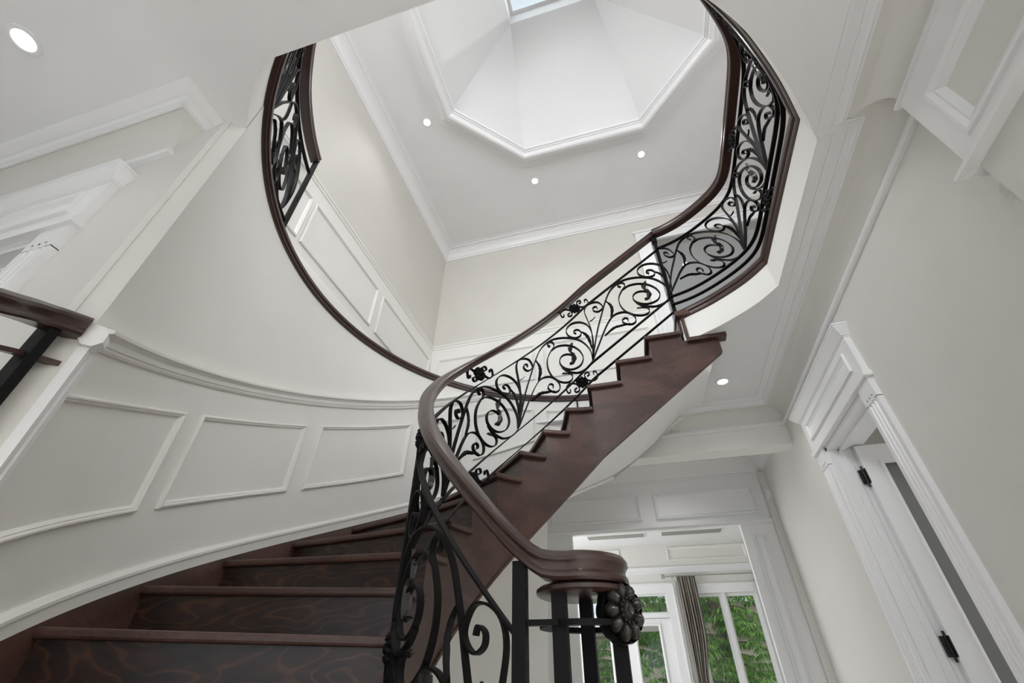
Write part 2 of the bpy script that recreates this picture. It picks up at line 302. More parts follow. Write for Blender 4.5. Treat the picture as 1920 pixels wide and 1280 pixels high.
def door_casing(parent, Mf, a0, a1, head, top, flip=1):
    """fluted casing, frieze with panel, cornice; Mf(p, q, out). a0<a1 opening, head = opening top, top = cornice top"""
    w = .075
    for s0, s1 in ((a0-w, a0), (a1, a1+w)):
        m = MB(); prof = []
        nfl = 3; m_ = .012
        xs = [(s0, 0), (s0, .014), (s0+m_, .014)]
        fw = (s1-s0-2*m_)/nfl
        for k in range(nfl):
            b = s0+m_+k*fw
            xs += [(b+.003, .014), (b+.006, .0095), (b+fw-.006, .0095), (b+fw-.003, .014)]
        xs += [(s1-m_, .014), (s1, .014), (s1, 0)]
        n = len(xs); z0, z1, z2 = FLOOR, head-.055, head+.004
        vv = [Mf(p, z0, a) for p, a in xs]+[Mf(p, z1, a) for p, a in xs]; ff = [(i, i+1, n+i+1, n+i) for i in range(n-1)]
        m.add(vv, ff); fl = [(s0, 0), (s0, .014), (s1, .014), (s1, 0)]
        m.add([Mf(p, z1-.002, a) for p, a in fl]+[Mf(p, z2, a) for p, a in fl], [(0, 1, 5, 4), (1, 2, 6, 5), (2, 3, 7, 6), (0, 3, 2, 1)])
        c = m.put('casing', 'white', parent)
        mm = MB()
        for k in range(nfl):
            p = s0+m_+(k+.5)*fw; q = head-.043
            mm.add([Mf(p-.003, q-.003, .0145), Mf(p+.003, q-.003, .0145), Mf(p, q+.003, .0145)], [(0, 1, 2)])
        mm.put('nail_marks', 'dirt', c)
    p0, p1 = a0-w-.004, a1+w+.004
    def slab(lo, hi, out, ext, nm):
        m = MB(); q = [Mf(p0-ext, lo, 0), Mf(p1+ext, lo, 0), Mf(p1+ext, hi, 0), Mf(p0-ext, hi, 0), Mf(p0-ext, lo, out), Mf(p1+ext, lo, out), Mf(p1+ext, hi, out), Mf(p0-ext, hi, out)]
        m.add(q, [(4, 5, 6, 7), (0, 1, 5, 4), (1, 2, 6, 5), (2, 3, 7, 6), (3, 0, 4, 7)]); return m.put(nm, 'white', parent)
    zf = head+.012; zt = top
    slab(zf-.010, zf+.004, .022, .006, 'fillet')
    fz = slab(zf+.004, zt, .016, 0, 'frieze')
    v, f = frame(lambda p, q, a: Mf(p, q, a+.016), p0+.045, p1-.045, zf+.036, zt-.026, [(0, 0), (0, .007), (.006, .007), (.011, .001), (.016, .003), (.02, 0)]); put('panel_molding', v, f, 'white', fz)
    # cornice: flares outwards towards the top
    prof = [(0, 0), (.018, 0), (.019, .003), (.022, .004), (.022, .006), (.026, .011), (.032, .019), (.036, .026), (.037, .027), (.037, .031), (.040, .032), (.040, .037), (0, .037)]
    v = []; n = len(prof)
    for e, (q0) in ((0, 0), (1, 0), (2, 0), (3, 0)):
        for a, b in prof:
            if e == 0: v.append(Mf(p0-a+.016, zt+b, 0))
            elif e == 1: v.append(Mf(p0-a+.016, zt+b, a))
            elif e == 2: v.append(Mf(p1+a-.016, zt+b, a))
            else: v.append(Mf(p1+a-.016, zt+b, 0))
    f = []
    for k in range(3):
        for j in range(n): f.append((k*n+j, k*n+(j+1) % n, (k+1)*n+(j+1) % n, (k+1)*n+j))
    put('cornice', v, f, 'white', parent, smooth=True, angle=25)
door_2 = thing('door_1', (XR, 1.48, FLOOR), 'white panelled door with fluted casing standing open in the right wall', 'door', kind='structure')
door_casing(door_2, on_right(XR), D0, D1, DH, .803)
jm = MB(); jm.box((XR-.004, D0-.001, FLOOR), (XR+.10, D0+.012, DH)); jm.box((XR-.004, D1-.012, FLOOR), (XR+.10, D1+.001, DH)); jm.box((XR-.004, D0, DH-.012), (XR+.10, D1, DH+.001))
jm.box((XR+.028, D1-.020, FLOOR), (XR+.048, D1-.012, DH-.01)); jm.box((XR+.028, D0, DH-.020), (XR+.048, D1, DH-.012))
jm.put('jamb', 'white', door_2)
# the leaf, swung open into the side room
lf = MB(); xa, xb, ya, yb = XR+.068, XR+.068+.375, D1-.036, D1-.018; lz0, lz1 = FLOOR+.005, DH-.016
lf.box((xa, ya, lz0), (xa+.058, yb, lz1)); lf.box((xb-.058, ya, lz0), (xb, yb, lz1)); lf.box((xa+.058, ya, lz1-.062), (xb-.058, yb, lz1)); lf.box((xa+.058, ya, lz0), (xb-.058, yb, lz0+.1))
leaf = lf.put('door_leaf', 'white', door_2)
v, f = frame(lambda p, q, a: (p, ya-a, q), xa+.05, xb-.05, lz0+.09, lz1-.054, [(0, 0), (.002, .004), (.006, .004), (.012, 0)]); put('bead', v, f, 'white', leaf)
MB().box((xa+.055, ya+.006, lz0+.1), (xb-.055, ya+.010, lz1-.06)).put('door_glass', 'frost', leaf)
for hz_ in (.552, .098, -.30):
    h = MB(); h.box((XR+.052, D1-.0225, hz_-.023), (XR+.072, D1-.0195, hz_+.023)); h.box((XR+.066, D1-.0375, hz_-.023), (XR+.069, D1-.020, hz_+.023))
    n = 8; c = (XR+.0645, D1-.0245)
    vv = [(c[0]+.0032*math.cos(2*PI*k/n), c[1]+.0032*math.sin(2*PI*k/n), z) for z in (hz_-.034, hz_+.034) for k in range(n)]
    h.add(vv, [(k, (k+1) % n, n+(k+1) % n, n+k) for k in range(n)]+[tuple(range(n)), tuple(range(n, 2*n))]); h.put('hinge', 'hinge', door_2)
# side room behind that door
sr = MB(); sr.box((1.60, .9, FLOOR), (1.62, 2.4, 1.0)); sr.box((XR+.06, 2.38, FLOOR), (1.62, 2.40, 1.0)); sr.box((XR+.06, .88, FLOOR), (1.62, .90, 1.0)); sr.box((XR+.06, .88, 1.0), (1.62, 2.4, 1.02))
sr.put('wall_side_room', 'wall', kind='structure')

# wall behind the stair head: beam over the passage
beam = MB().box((-.62, YB, .813), (XR, YB+.085, 1.0))
wall_back = beam.put('wall_back', 'wains', kind='structure', label='beam with cove cornice over the passage beside the stair')

# left wall with a door, and the end strip of the stair wall
XE = -.757
A0, A1 = -1.45, -1.005
v, f = prism(rect(XW, XE, FLOOR, 1.0), [rect(A0, A1, FLOOR+.001, DH)], lambda u, v, d: (u, .285+d, v), .05)
wall_left = put('wall_left', v, f, 'wall', kind='structure', label='greige wall with a panelled door head at the left')
cornice([(XW, .285), (-.858, .285), (-.858, .2851)], -1, wall_left)
door_l = thing('door_2', (-1.2, .285, FLOOR), 'white fluted door casing with panelled head on the left wall', 'door', kind='structure')
door_casing(door_l, lambda p, q, a: (p, .285-a, q), A0, A1, DH, .805)
jm = MB(); jm.box((A1-.001, .283, FLOOR), (A1+.002, .36, DH)); jm.box((A0-.002, .283, FLOOR), (A0+.001, .36, DH)); jm.box((A0, .283, DH-.012), (A1, .36, DH+.001)); jm.box((A0, .31, DH-.02), (A1, .33, DH-.012)); jm.put('jamb', 'white', door_l)
lr = MB(); lr.box((XW, 1.2, FLOOR), (-1.06, 1.22, 1.0)); lr.box((-1.75, .33, FLOOR), (-1.73, 1.2, 1.0)); lr.put('wall_left_room', 'wall', kind='structure')

# entry wall behind the camera with its big glazed opening, and the far side wall
v, f = prism(rect(XW, XR, FLOOR, 1.0), [rect(-1.35, .62, -.44, .80)], lambda u, v, d: (u, YE-d, v), .05); put('wall_front', v, f, 'wall', kind='structure')
MB().box((XW-.03, YE, FLOOR), (XW, .285, 1.0)).put('wall_far_left', 'wall', kind='structure')

# =====================================================================  curved stair wall with wainscot
def curve_z(lo_of, hi_of, r, th0, th1, n, name, mat, parent=None, **k):
    v, f = [], []
    for i in range(n+1):
        t = th0+(th1-th0)*i/n; v.append(cw(t, r, lo_of(t))); v.append(cw(t, r, hi_of(t)))
    f = [(2*i, 2*i+2, 2*i+3, 2*i+1) for i in range(n)]
    return put(name, v, f, mat, parent, smooth=True, **k)
TE = RAD(136.6); TP = RAD(20)
ZTOP = 1.125
chair = lambda t: min(zn(s_of(t))+.490, 1.10)
# body: full height up to the passage, then only above the stair soffit
v, f = [], []; segs = [TE+(0-TE)*i/68 for i in range(69)]
for t in segs:
    lo = FLOOR if t >= TP else lerp_tab(souter, s_of(t))-.004
    v.append(cw(t, RO, lo)); v.append(cw(t, RO, ZTOP)); v.append(cw(t, RO+.03, lo)); v.append(cw(t, RO+.03, ZTOP))
for i in range(len(segs)-1):
    a, b = 4*i, 4*i+4; f += [(a, b, b+1, a+1), (a+2, a+3, b+3, b+2), (a+1, b+1, b+3, a+3), (a, a+2, b+2, b)]
x1 = .30; yw = CY+RO
n0 = len(v); v += [(CX, yw, .728), (CX, yw, ZTOP), (x1, yw, .995), (x1, yw, ZTOP), (x1, yw+.03, .995), (x1, yw+.03, ZTOP), (CX, yw+.03, .728), (CX, yw+.03, ZTOP)]
f += [(n0, n0+2, n0+3, n0+1), (n0+6, n0+7, n0+5, n0+4), (n0+1, n0+3, n0+5, n0+7)]
wall_curved = put('wall_curved', v, f, 'wains', smooth=True, kind='structure', label='curved cream wall with white wainscot mouldings along the stair')
p_end = cw(TE, RO, 0)
st = MB(); st.add([(XE-.0005, .2848, FLOOR), (p_end[0], p_end[1], FLOOR), (p_end[0], p_end[1], 1.0), (XE-.0005, .2848, 1.0)], [(0, 1, 2, 3)]); st.put('end_strip', 'wall', wall_curved)
def curve_mold(zf, th0, th1, prof, name, mat='wains', n=60, parent=wall_curved, r=RO):
    path = []
    for i in range(n+1):
        t = th0+(th1-th0)*i/n; p = cw(t, r, 0); path.append((p[0], p[1], zf(t)))
    vv, ff = sweep(path, prof, 1 if th1 > th0 else -1, cprof=True); return put(name, vv, ff, mat, parent, smooth=True, angle=28)
CHAIR = [(0, -.018), (.005, -.018), (.008, -.013), (.008, -.009), (.011, -.007), (.012, .004), (.017, .011), (.022, .013), (.022, .019), (.004, .020), (0, .020)]
t_meet = [t for t in [RAD(a*.25) for a in range(546, 100, -1)] if zn(s_of(t))+.490 >= 1.10][0]
curve_mold(lambda t: zn(s_of(t))+.490, TE-.012, t_meet, CHAIR, 'chair_rail')
# block where the rail of the open steps meets the wall
eb = cw(TE, RO, zn(s_of(TE))+.492); mbk = MB()
tx = Vector((-math.cos(TE), -math.sin(TE), 0)); nx = Vector((math.sin(TE), -math.cos(TE), 0))
c = Vector(eb)+nx*.008-tx*.002+Vector((0, 0, -.004))
oc = []
for k in range(8):
    a = PI/8+k*PI/4; oc.append((math.cos(a)*.0165, math.sin(a)*.019))
vv = [tuple(c+nx*p+Vector((0, 0, q))+tx*e) for e in (-.011, .009) for p, q in oc]
mbk.add(vv, [tuple(range(8)), tuple(range(8, 16))[::-1]]+[(k, (k+1) % 8, 8+(k+1) % 8, 8+k) for k in range(8)]); mbk.put('rail_block', 'white', wall_curved)
# panels
def on_curve(p, q, a):
    t = p/RO; s = s_of(t); top = 1.07
    return cw(t, RO-a, min(zn(s)+q, 2))
for a1_, a0_ in ((135.0, 111.0), (107.7, 83.9), (80.6, 56.7), (53.4, 42.0)):
    v, f = frame(on_curve, RAD(a0_)*RO, RAD(a1_)*RO, .178, .398, PMOLD, 14); put('panel_molding', v, f, 'wains', wall_curved, smooth=True, angle=25)
def on_curve_cap(p, q, a):
    t = p/RO; return cw(t, RO-a, zn(s_of(t))+.178 if q < .5 else 1.075)
def frame_cap(a1_, a0_):
    v, f = [], []; n = 12; loop = 2*n+2
    for e, a in PMOLD:
        for i in range(n+1): t = (RAD(a0_)*RO+e+(RAD(a1_-a0_)*RO-2*e)*i/n)/RO; v.append(cw(t, RO-a, zn(s_of(t))+.178+e))
        for i in range(n+1): t = (RAD(a1_)*RO-e-(RAD(a1_-a0_)*RO-2*e)*i/n)/RO; v.append(cw(t, RO-a, min(zn(s_of(t))+.398, 1.068)-e))
    for k in range(len(PMOLD)-1):
        for i in range(loop): f.append((k*loop+i, k*loop+(i+1) % loop, (k+1)*loop+(i+1) % loop, (k+1)*loop+i))
    return put('panel_molding', v, f, 'wains', wall_curved, smooth=True, angle=25)
frame_cap(38.5, 21.0); frame_cap(17.6, 1.0)
# vertical casing at the wall end below the rail
cs = MB()
for e0, e1, a in ((.000, .012, .012), (.012, .020, .008), (.020, .034, .013), (.034, .040, .006)):
    t0, t1 = TE-e0/RO, TE-e1/RO; zt0 = zn(s_of(TE))+.470
    cs.add([cw(t0, RO, FLOOR), cw(t1, RO, FLOOR), cw(t1, RO, zt0), cw(t0, RO, zt0), cw(t0, RO-a, FLOOR), cw(t1, RO-a, FLOOR), cw(t1, RO-a, zt0), cw(t0, RO-a, zt0)], [(4, 5, 6, 7), (0, 1, 5, 4), (1, 2, 6, 5), (2, 3, 7, 6), (3, 0, 4, 7)])
cs.put('end_casing', 'white', wall_curved)
# white skirting on top of the wooden wall string
curve_mold(lambda t: zn(s_of(t)), TE, RAD(0), [(0, .026), (.009, .026), (.009, .048), (.012, .050), (.012, .056), (.008, .060), (.004, .064), (0, .064)], 'skirting')
# wooden cap of the curved wall
capo = thing('trim_2', (CX-RO, CY, 1.118), 'dark wood cap following the top of the curved stair wall', 'trim', kind='structure')
CAP = [(-.05, 0), (.004, 0), (.010, .004), (.010, .012), (.015, .015), (.017, .022), (.014, .029), (.006, .032), (-.05, .032)]
path = [cw(RAD(136.6)+(0-RAD(136.6))*i/70, RO, 1.116) for i in range(71)]+[(.26, yw, 1.116)]
vv, ff = sweep(path, CAP, -1, cprof=True); put('cap', vv, ff, 'rail', capo, smooth=True)
vv, ff = sweep([cw(th_a+(TE-th_a)*i/14, RO, 1.116) for i in range(15)], CAP, -1, cprof=True); put('cap', vv, ff, 'rail', capo, smooth=True)
# dowel below the cap beside the stair
MB().box((-.2145, yw-.016, 1.045), (-.2085, yw-.006, 1.118)).put('bracket', 'iron', wall_curved)

# =====================================================================  staircase
stair = thing('staircase', (CX-.5, CY-.2, FLOOR), 'curved open-string staircase of dark stained wood with overhanging treads', 'staircase')
NST = 18
def sfr(k, off): return k+.18*max(0, off)/.537
for k in range(1, NST):
    z = zn(k); n = 6; tt = .0155
    def col_pts(off, s0, s1): return [plan(s0+(s1-s0)*i/n, off) for i in range(n+1)]
    offs = (-.016, .10, .25, .40, RO-RI-.004)
    v, f = [], []
    for zz in (z, z-tt):
        for o_ in offs:
            s_f = sfr(k, o_)+.16*(.085/((RI+o_)*DTH) if k > SC else .085/GO); s_b = k-1+.02
            for i in range(n+1):
                p = plan(s_f+(s_b-s_f)*i/n, o_); v.append((p[0], p[1], zz))
    m = n+1; tot = m*len(offs)
    for l in (0, 1):
        for a in range(len(offs)-1):
            for i in range(n): q = l*tot+a*m+i; f.append((q, q+1, q+m+1, q+m))
    rim = [a*m for a in range(len(offs))]+[(len(offs)-1)*m+i for i in range(1, m)]+[a*m+n for a in range(len(offs)-2, -1, -1)]+[i for i in range(n-1, 0, -1)]
    for i in range(len(rim)): a, b = rim[i], rim[(i+1) % len(rim)]; f.append((a, b, b+tot, a+tot))
    t_ = put('tread', v, f, 'wood', stair)
    bv = t_.modifiers.new('round', 'BEVEL'); bv.width = .010; bv.segments = 2; bv.limit_method = 'ANGLE'; bv.angle_limit = RAD(50)
for k in range(0, NST):
    # riser below nosing k (k=0 is the upper floor)
    zt, zb = zn(k)-(.0155 if k else .02), zn(k+1)-.004; v = []
    for ds in (0, -.08):
        for o_ in (.002, .15, .3, .45, RO-RI-.004):
            p = plan(sfr(k, o_)-.0+ds, o_); v += [(p[0], p[1], zb), (p[0], p[1], zt)]
    f = []
    for i in range(4): a = 2*i; f += [(a, a+2, a+3, a+1), (10+a, 10+a+1, 10+a+3, 10+a+2)]
    f += [(0, 1, 11, 10), (8, 18, 19, 9), (1, 3, 13, 11), (0, 10, 12, 2)]
    put('riser', v, f, 'riser', stair)
# landing nosing at the stair head
v, f = [], []
mb = MB(); mb.box((.243, CY+RI-.02, Z2-.02), (.36, CY+RO, Z2)); mb.put('landing_nosing', 'wood', stair)
MB().box((.262, CY+RI-.006, 1.0), (.272, CY+RI+.02, Z2-.02)).put('landing_trim', 'wood', stair)
# cut string: stepped top, smooth bottom, on the inner side
def string_part():
    v, f = [], []; step = 8
    S = []
    for k in range(0, NST):
        for i in range(step): S.append((k+i/step, zn(k+1)-.006))
        S.append((k+1-1e-4, zn(k+1)-.006))
    dep = .28
    first = [(-1.0, 1.0), (-.6, 1.0), (-.2, 1.0), (-1e-3, 1.0)]
    allp = first+[(a, b) for a, b in S]
    pts = []
    for s, zt in allp:
        zl = max(zn(s)-dep, FLOOR)
        if s < 0: zt = .998
        else: zt = min(zt, zn(math.floor(s+1e-3))-.016-RISE+.012) if False else zt
        if zl > zt-.002: zl = zt-.002
        pts.append((s, zl, zt))
    for s, zl, zt in pts:
        a = plan(s, 0.0); b = plan(s, .022); v += [(a[0], a[1], zl), (a[0], a[1], zt), (b[0], b[1], zl), (b[0], b[1], zt)]
    for i in range(len(pts)-1):
        a, b = 4*i, 4*i+4; f += [(a, b, b+1, a+1), (a+2, a+3, b+3, b+2), (a+1, b+1, b+3, a+3), (a, a+2, b+2, b)]
    f += [(0, 1, 3, 2)]
    return put('string', v, f, 'wood', stair, smooth=True, angle=30)
string_part()
# bead along the lower edge of the string
pth = [plan(s/4, -.003)+(max(zn(s/4)-.286, FLOOR),) for s in range(-3, 64)]
vv, ff = sweep(pth, [(-.002, 0), (.010, 0), (.012, .004), (.010, .008), (-.002, .008)], -1, cprof=True); put('string_bead', vv, ff, 'wood', stair)
# small moulding at the top end of the string under the ceiling
MB().box((.262, CY+RI-.016, .985), (.392, CY+RI+.02, 1.0)).put('string_cap', 'wood', stair)
# white soffit
v, f = [], []
ns = 60
for i in range(ns+1):
    s = -.75+17.5*i/ns
    for j in range(5):
        w = j/4; p = plan(s, .010+(RO-RI-.012)*w); zi = max(zn(s)-.278, FLOOR+.001); zo = lerp_tab(souter, s); e = w**0.8
        v.append((p[0], p[1], min(zi+(zo-zi)*e, .999)))
for i in range(ns):
    for j in range(4): a = i*5+j; f.append((a, a+1, a+6, a+5))
put('soffit', v, f, 'white', stair, smooth=True, angle=60)
# wall string (skirt board)
def wall_string(sa, sb, lo, n):
    path = []
    for i in range(n+1):
        s = sa+(sb-sa)*i/n; p = plan(s, RO-RI-.001); path.append((p[0], p[1], zn(s)))
    vv, ff = sweep(path, [(0, -lo), (.007, -lo), (.007, .024), (.005, .028), (0, .028)], -1, cprof=True); put('wall_string', vv, ff, 'wood', stair, smooth=True)
wall_string(s_of(TE), 5.0, .15, 50); wall_string(5.0, .3, .07, 30)

# =====================================================================  wrought iron balustrades
class StairPath:
    def L(s, st): return st*GO if st < SC else SC*GO+(st-SC)*RI*DTH
    def S(s, l): return l/GO if l < SC*GO else SC+(l-SC*GO)/(RI*DTH)
    def pos(s, l, off): return plan(s.S(l), off)
    def zb(s, l): return zn(s.S(l))
class PolyPath:
    """flat path along a polyline; l runs from 0 to -length"""
    def __init__(s, pts, off=0.0, z=Z2):
        s.z = z; s.p = [Vector(p) for p in pts]; s.c = [0]
        for a, b in zip(s.p, s.p[1:]): s.c.append(s.c[-1]+(b-a).length)
        s.len = s.c[-1]; s.o = off
        nr = []
        for i in range(len(s.p)):
            a = s.p[max(0, i-1)]; b = s.p[min(len(s.p)-1, i+1)]; d = (b-a).normalized(); nr.append(Vector((d.y, -d.x)))
        s.n = nr
    def pos(s, l, off):
        x = min(max(-l, 0), s.len)
        for i in range(len(s.c)-1):
            if x <= s.c[i+1] or i == len(s.c)-2:
                t = (x-s.c[i])/max(1e-9, s.c[i+1]-s.c[i]); p = s.p[i].lerp(s.p[i+1], t); n = s.n[i].lerp(s.n[i+1], t).normalized()
                q = p+n*(s.o+off); return (q.x, q.y)
    def zb(s, l): return s.z
# one panel of the scroll pattern: u from its upper node (0) to its lower node (3.45), v height above the step line
PITCH = 3.45
STK = dict(
  ring=[(1.88,.327),(1.99,.341),(1.985,.352),(1.845,.348),(1.715,.328),(1.723,.312),(1.868,.304),(2.033,.284),(2.063,.256),(2.01,.225),(1.858,.186),(1.63,.151),(1.403,.124),(1.168,.105),(.998,.101),(.96,.114),(1.045,.132),(1.185,.146)],
  spiral=[(1.815,.305),(1.583,.303),(1.33,.288),(1.083,.267),(.795,.234),(.545,.192),(.413,.153),(.438,.133),(.565,.125),(.79,.132),(1.03,.149),(1.263,.175),(1.443,.205),(1.485,.229),(1.393,.239),(1.215,.234),(.995,.215),(.835,.191),(.79,.173),(.883,.168),(1.04,.177)],
  tail=[(.0,.090),(.148,.085),(.378,.088),(.668,.102),(.948,.128),(1.223,.161),(1.4,.192)],
  scroll=[(-.02,.096),(-.103,.132),(-.14,.186),(-.093,.23),(.05,.271),(.333,.313),(.663,.343),(.93,.352),(1.07,.341),(1.018,.313),(.828,.283),(.605,.261),(.423,.254),(.383,.267),(.495,.29),(.663,.304),(.723,.299),(.613,.282)],
  arch=[(-.003,.095),(.048,.144),(.293,.203),(.615,.254),(1.003,.297),(1.405,.331),(1.763,.352),(2.103,.358),(2.392,.347),(2.632,.313),(2.82,.273),(3.127,.203),(3.45,.095)],
  crook=[(3.44,.095),(3.357,.18),(3.357,.235),(3.45,.291),(3.54,.346),(3.452,.368),(3.217,.364),(2.935,.341),(2.765,.303),(2.817,.291),(2.995,.295),(3.16,.316),(3.17,.331),(3.04,.327),(2.992,.313)],
  sprout=[(3.372,.279),(3.247,.276),(3.132,.28)],
  volute=[(3.43,.095),(3.0,.158),(2.74,.193),(2.537,.211),(2.387,.216),(2.19,.21),(1.95,.193),(1.72,.164),(1.567,.132),(1.567,.109),(1.727,.11),(1.935,.13),(2.07,.152),(2.065,.163),(1.965,.163),(1.85,.149),(1.857,.139)])
LEAVES = [[(.355,.266),(.23,.246),(.108,.219),(.013,.182),(-.028,.146)], [(2.495,.217),(2.40,.248),(2.44,.28),(2.60,.316)], [(2.845,.157),(2.457,.159),(2.172,.144),(1.80,.121)]]
BUD = [(1.04,.177),(.90,.169),(.82,.182),(.845,.205),(.96,.222)]
def ribbon(path, pts, w, t0, t1, per=5, ball=False):
    """flat strap on edge: w across the railing plane, t within it"""
    c = catmull(pts, per); n = len(c); v, f = [], []
    for i in range(n):
        a = c[max(0, i-1)]; b = c[min(n-1, i+1)]; d = Vector((b[0]-a[0], b[1]-a[1])); d = d.normalized() if d.length > 1e-9 else Vector((1, 0))
        nn = Vector((-d.y, d.x)); k = i/(n-1); t = t0+(t1-t0)*k
        for sg, off in ((1, w/2), (1, -w/2), (-1, -w/2), (-1, w/2)):
            l = c[i][0]+nn.x*sg*t/2; p = path.pos(l, off); v.append((p[0], p[1], c[i][1]+nn.y*sg*t/2))
    for i in range(n-1):
        for j in range(4): f.append((4*i+j, 4*i+(j+1) % 4, 4*i+4+(j+1) % 4, 4*i+4+j))
    f += [(0, 1, 2, 3), tuple(4*(n-1)+j for j in (3, 2, 1, 0))]; return v, f
def leafmesh(path, pts, wid, off=0.0, thick=.006, teeth=5):
    c = catmull(pts, 4); n = len(c); v, f = [], []
    for i in range(n):
        a = c[max(0, i-1)]; b = c[min(n-1, i+1)]; d = Vector((b[0]-a[0], b[1]-a[1])).normalized(); nn = Vector((-d.y, d.x)); k = i/(n-1)
        hw = wid*(math.sin(PI*min(1, k*.92+.08))**.7)*(.62+.38*abs(math.sin(PI*teeth*k)))+.0006
        for sg, o_ in ((1, 0), (.35, thick), (0, thick*.4), (-.35, thick), (-1, 0), (0, -thick)):
            l = c[i][0]+nn.x*sg*hw; p = path.pos(l, off+o_); v.append((p[0], p[1], c[i][1]+nn.y*sg*hw))
    for i in range(n-1):
        for j in range(6): f.append((6*i+j, 6*i+(j+1) % 6, 6*i+6+(j+1) % 6, 6*i+6+j))
    f += [tuple(range(6)), tuple(range(6*(n-1), 6*n))[::-1]]; return v, f
def rosette_mesh(r=.024, petals=10):
    v, f = [], []
    rings = [(0, .010), (.16, .013), (.30, .010), (.36, .006), (.62, .012), (.90, .007), (1.0, .001), (.9, -.004)]; n = petals*4
    for rr, h in rings:
        for k in range(n):
            a = 2*PI*k/n; lob = abs(math.sin(a*petals/2))**.5
            q = rr*(1 if rr < .5 else (.80+.20*lob)); hh = h*(1 if rr < .35 else (.45+.55*lob)); v.append((r*q*math.cos(a), r*q*math.sin(a), hh*r/.024))
    m = len(rings)
    for i in range(m-1):
        for k in range(n): f.append((i*n+k, i*n+(k+1) % n, (i+1)*n+(k+1) % n, (i+1)*n+k))
    f.append(tuple((m-1)*n+k for k in range(n))[::-1])
    return v, f
def add_rosette(path, l, z, parent, r=.024, mat='iron'):
    rv, rf = rosette_mesh(r); p0 = Vector(path.pos(l, 0)); pd = Vector(path.pos(l+.001, 0)); p1 = Vector(path.pos(l, .01))
    tx = (pd-p0).normalized(); nx = (p1-p0).normalized(); v = []; f = []
    for sgn in (1, -1):
        n0 = len(v)
        for a, b, h in rv: v.append((p0.x+tx.x*a+nx.x*h*sgn, p0.y+tx.y*a+nx.y*h*sgn, z+b))
        f += [tuple(i+n0 for i in q) for q in rf]
    return put('rosette', v, f, mat, parent, smooth=True, angle=60)
IW, IT = .0105, .0038
def panel(path, l_up, l_low, parent, w=IW, t=IT, base=0.0):
    k = (l_low-l_up)/PITCH
    cv = lambda pts: [(l_up+u*k, path.zb(l_up+u*k)+v+base) for u, v in pts]
    for nm, pts in STK.items():
        end = t if nm in ('arch', 'tail') else t*.8
        v, f = ribbon(path, cv(pts), w if nm not in ('sprout',) else w*.5, t if nm != 'sprout' else t*.6, end if nm != 'sprout' else t*.4, 5)
        put('scroll' if nm != 'sprout' else 'sprout', v, f, 'iron', parent, smooth=True)
    for i, lv in enumerate(LEAVES):
        v, f = leafmesh(path, cv(lv), .0068, 0, .005); put('leaf', v, f, 'iron', parent, smooth=True, angle=60)
    v, f = leafmesh(path, cv(BUD), .0095, 0, .008, 3); bud = put('leaf_bud', v, f, 'bronze', parent, smooth=True, angle=60)
    e = BUD[-1]
    for dv, du in (((.03, .10)), ((.036, -.13))):
        v, f = leafmesh(path, cv([(e[0], e[1]), (e[0]+du*.5, e[1]+dv*.8), (e[0]+du, e[1]+dv)]), .006, 0, .004, 2); put('leaf_tip', v, f, 'bronze', bud, smooth=True, angle=60)
    v, f = leafmesh(path, cv([(1.185, .146), (1.30, .155), (1.42, .165)]), .006, 0, .004, 2); put('leaf_tip', v, f, 'bronze', bud, smooth=True, angle=60)
CSC = [(-.243,.002),(-.345,.001),(-.288,.016),(-.15,.023),(-.15,.009),(-.268,-.019),(-.538,-.045),(-.69,-.04),(-.625,-.013),(-.52,-.007),(-.535,-.019)]
def rosette_pair(path, l, parent, k=.0852, base=0.0, w=IW, t=IT):
    for vh in (.051, .413):
        ro = add_rosette(path, l, path.zb(l)+vh+base, parent, .0245)
        for d in (1, -1):
            pts = [(l+d*u*k, path.zb(l+d*u*k)+vh+base+d*v*.95) for u, v in CSC]
            v_, f_ = ribbon(path, pts, w*.8, t*1.1, t*.9, 4); put('c_scroll', v_, f_, 'iron', ro, smooth=True)
def bar(path, l0, l1, vh, parent, n=80, w=.012, h=.0048, name='flat_bar'):
    v, f = [], []
    for i in range(n+1):
        l = l0+(l1-l0)*i/n; z = path.zb(l)+vh
        for off, dz in ((w/2, h/2), (-w/2, h/2), (-w/2, -h/2), (w/2, -h/2)): p = path.pos(l, off); v.append((p[0], p[1], z+dz))
    for i in range(n):
        for j in range(4): f.append((4*i+j, 4*i+(j+1) % 4, 4*i+4+(j+1) % 4, 4*i+4+j))
    f += [(0, 1, 2, 3), tuple(4*n+j for j in (3, 2, 1, 0))]; return put(name, v, f, 'iron', parent, smooth=True)
# moulded handrail section (out, up), about 7 cm wide
HR = [(-.0125, -.016), (.0125, -.016), (.0155, -.013), (.0155, -.009), (.0125, -.005), (.0130, .000), (.0165, .005), (.0165, .010), (.0125, .0155), (.006, .0175), (0, .018), (-.006, .0175), (-.0125, .0155), (-.0165, .010), (-.0165, .005), (-.0130, .000), (-.0125, -.005), (-.0155, -.009), (-.0155, -.013)]
def handrail(pts, parent, side=1, name='handrail', scale=1.0):
    vv, ff = sweep(pts, [(a*scale, b*scale) for a, b in HR], side, cprof=True); return put(name, vv, ff, 'rail', parent, smooth=True, angle=32)
HV = .460
VC, VR, VZ = (-.088, .652), .046, .120        # centre, radius and height of the end volute
sp = StairPath()
bal = thing('stair_balustrade', (VC[0], VC[1], FLOOR), 'black wrought iron scroll balustrade with dark wooden handrail on the stair', 'balustrade')
pts = []
for i in range(0, 121):
    s = -.02+16.45*i/120; p = plan(s, .0); pts.append((p[0], p[1], zn(s)+HV+.012))
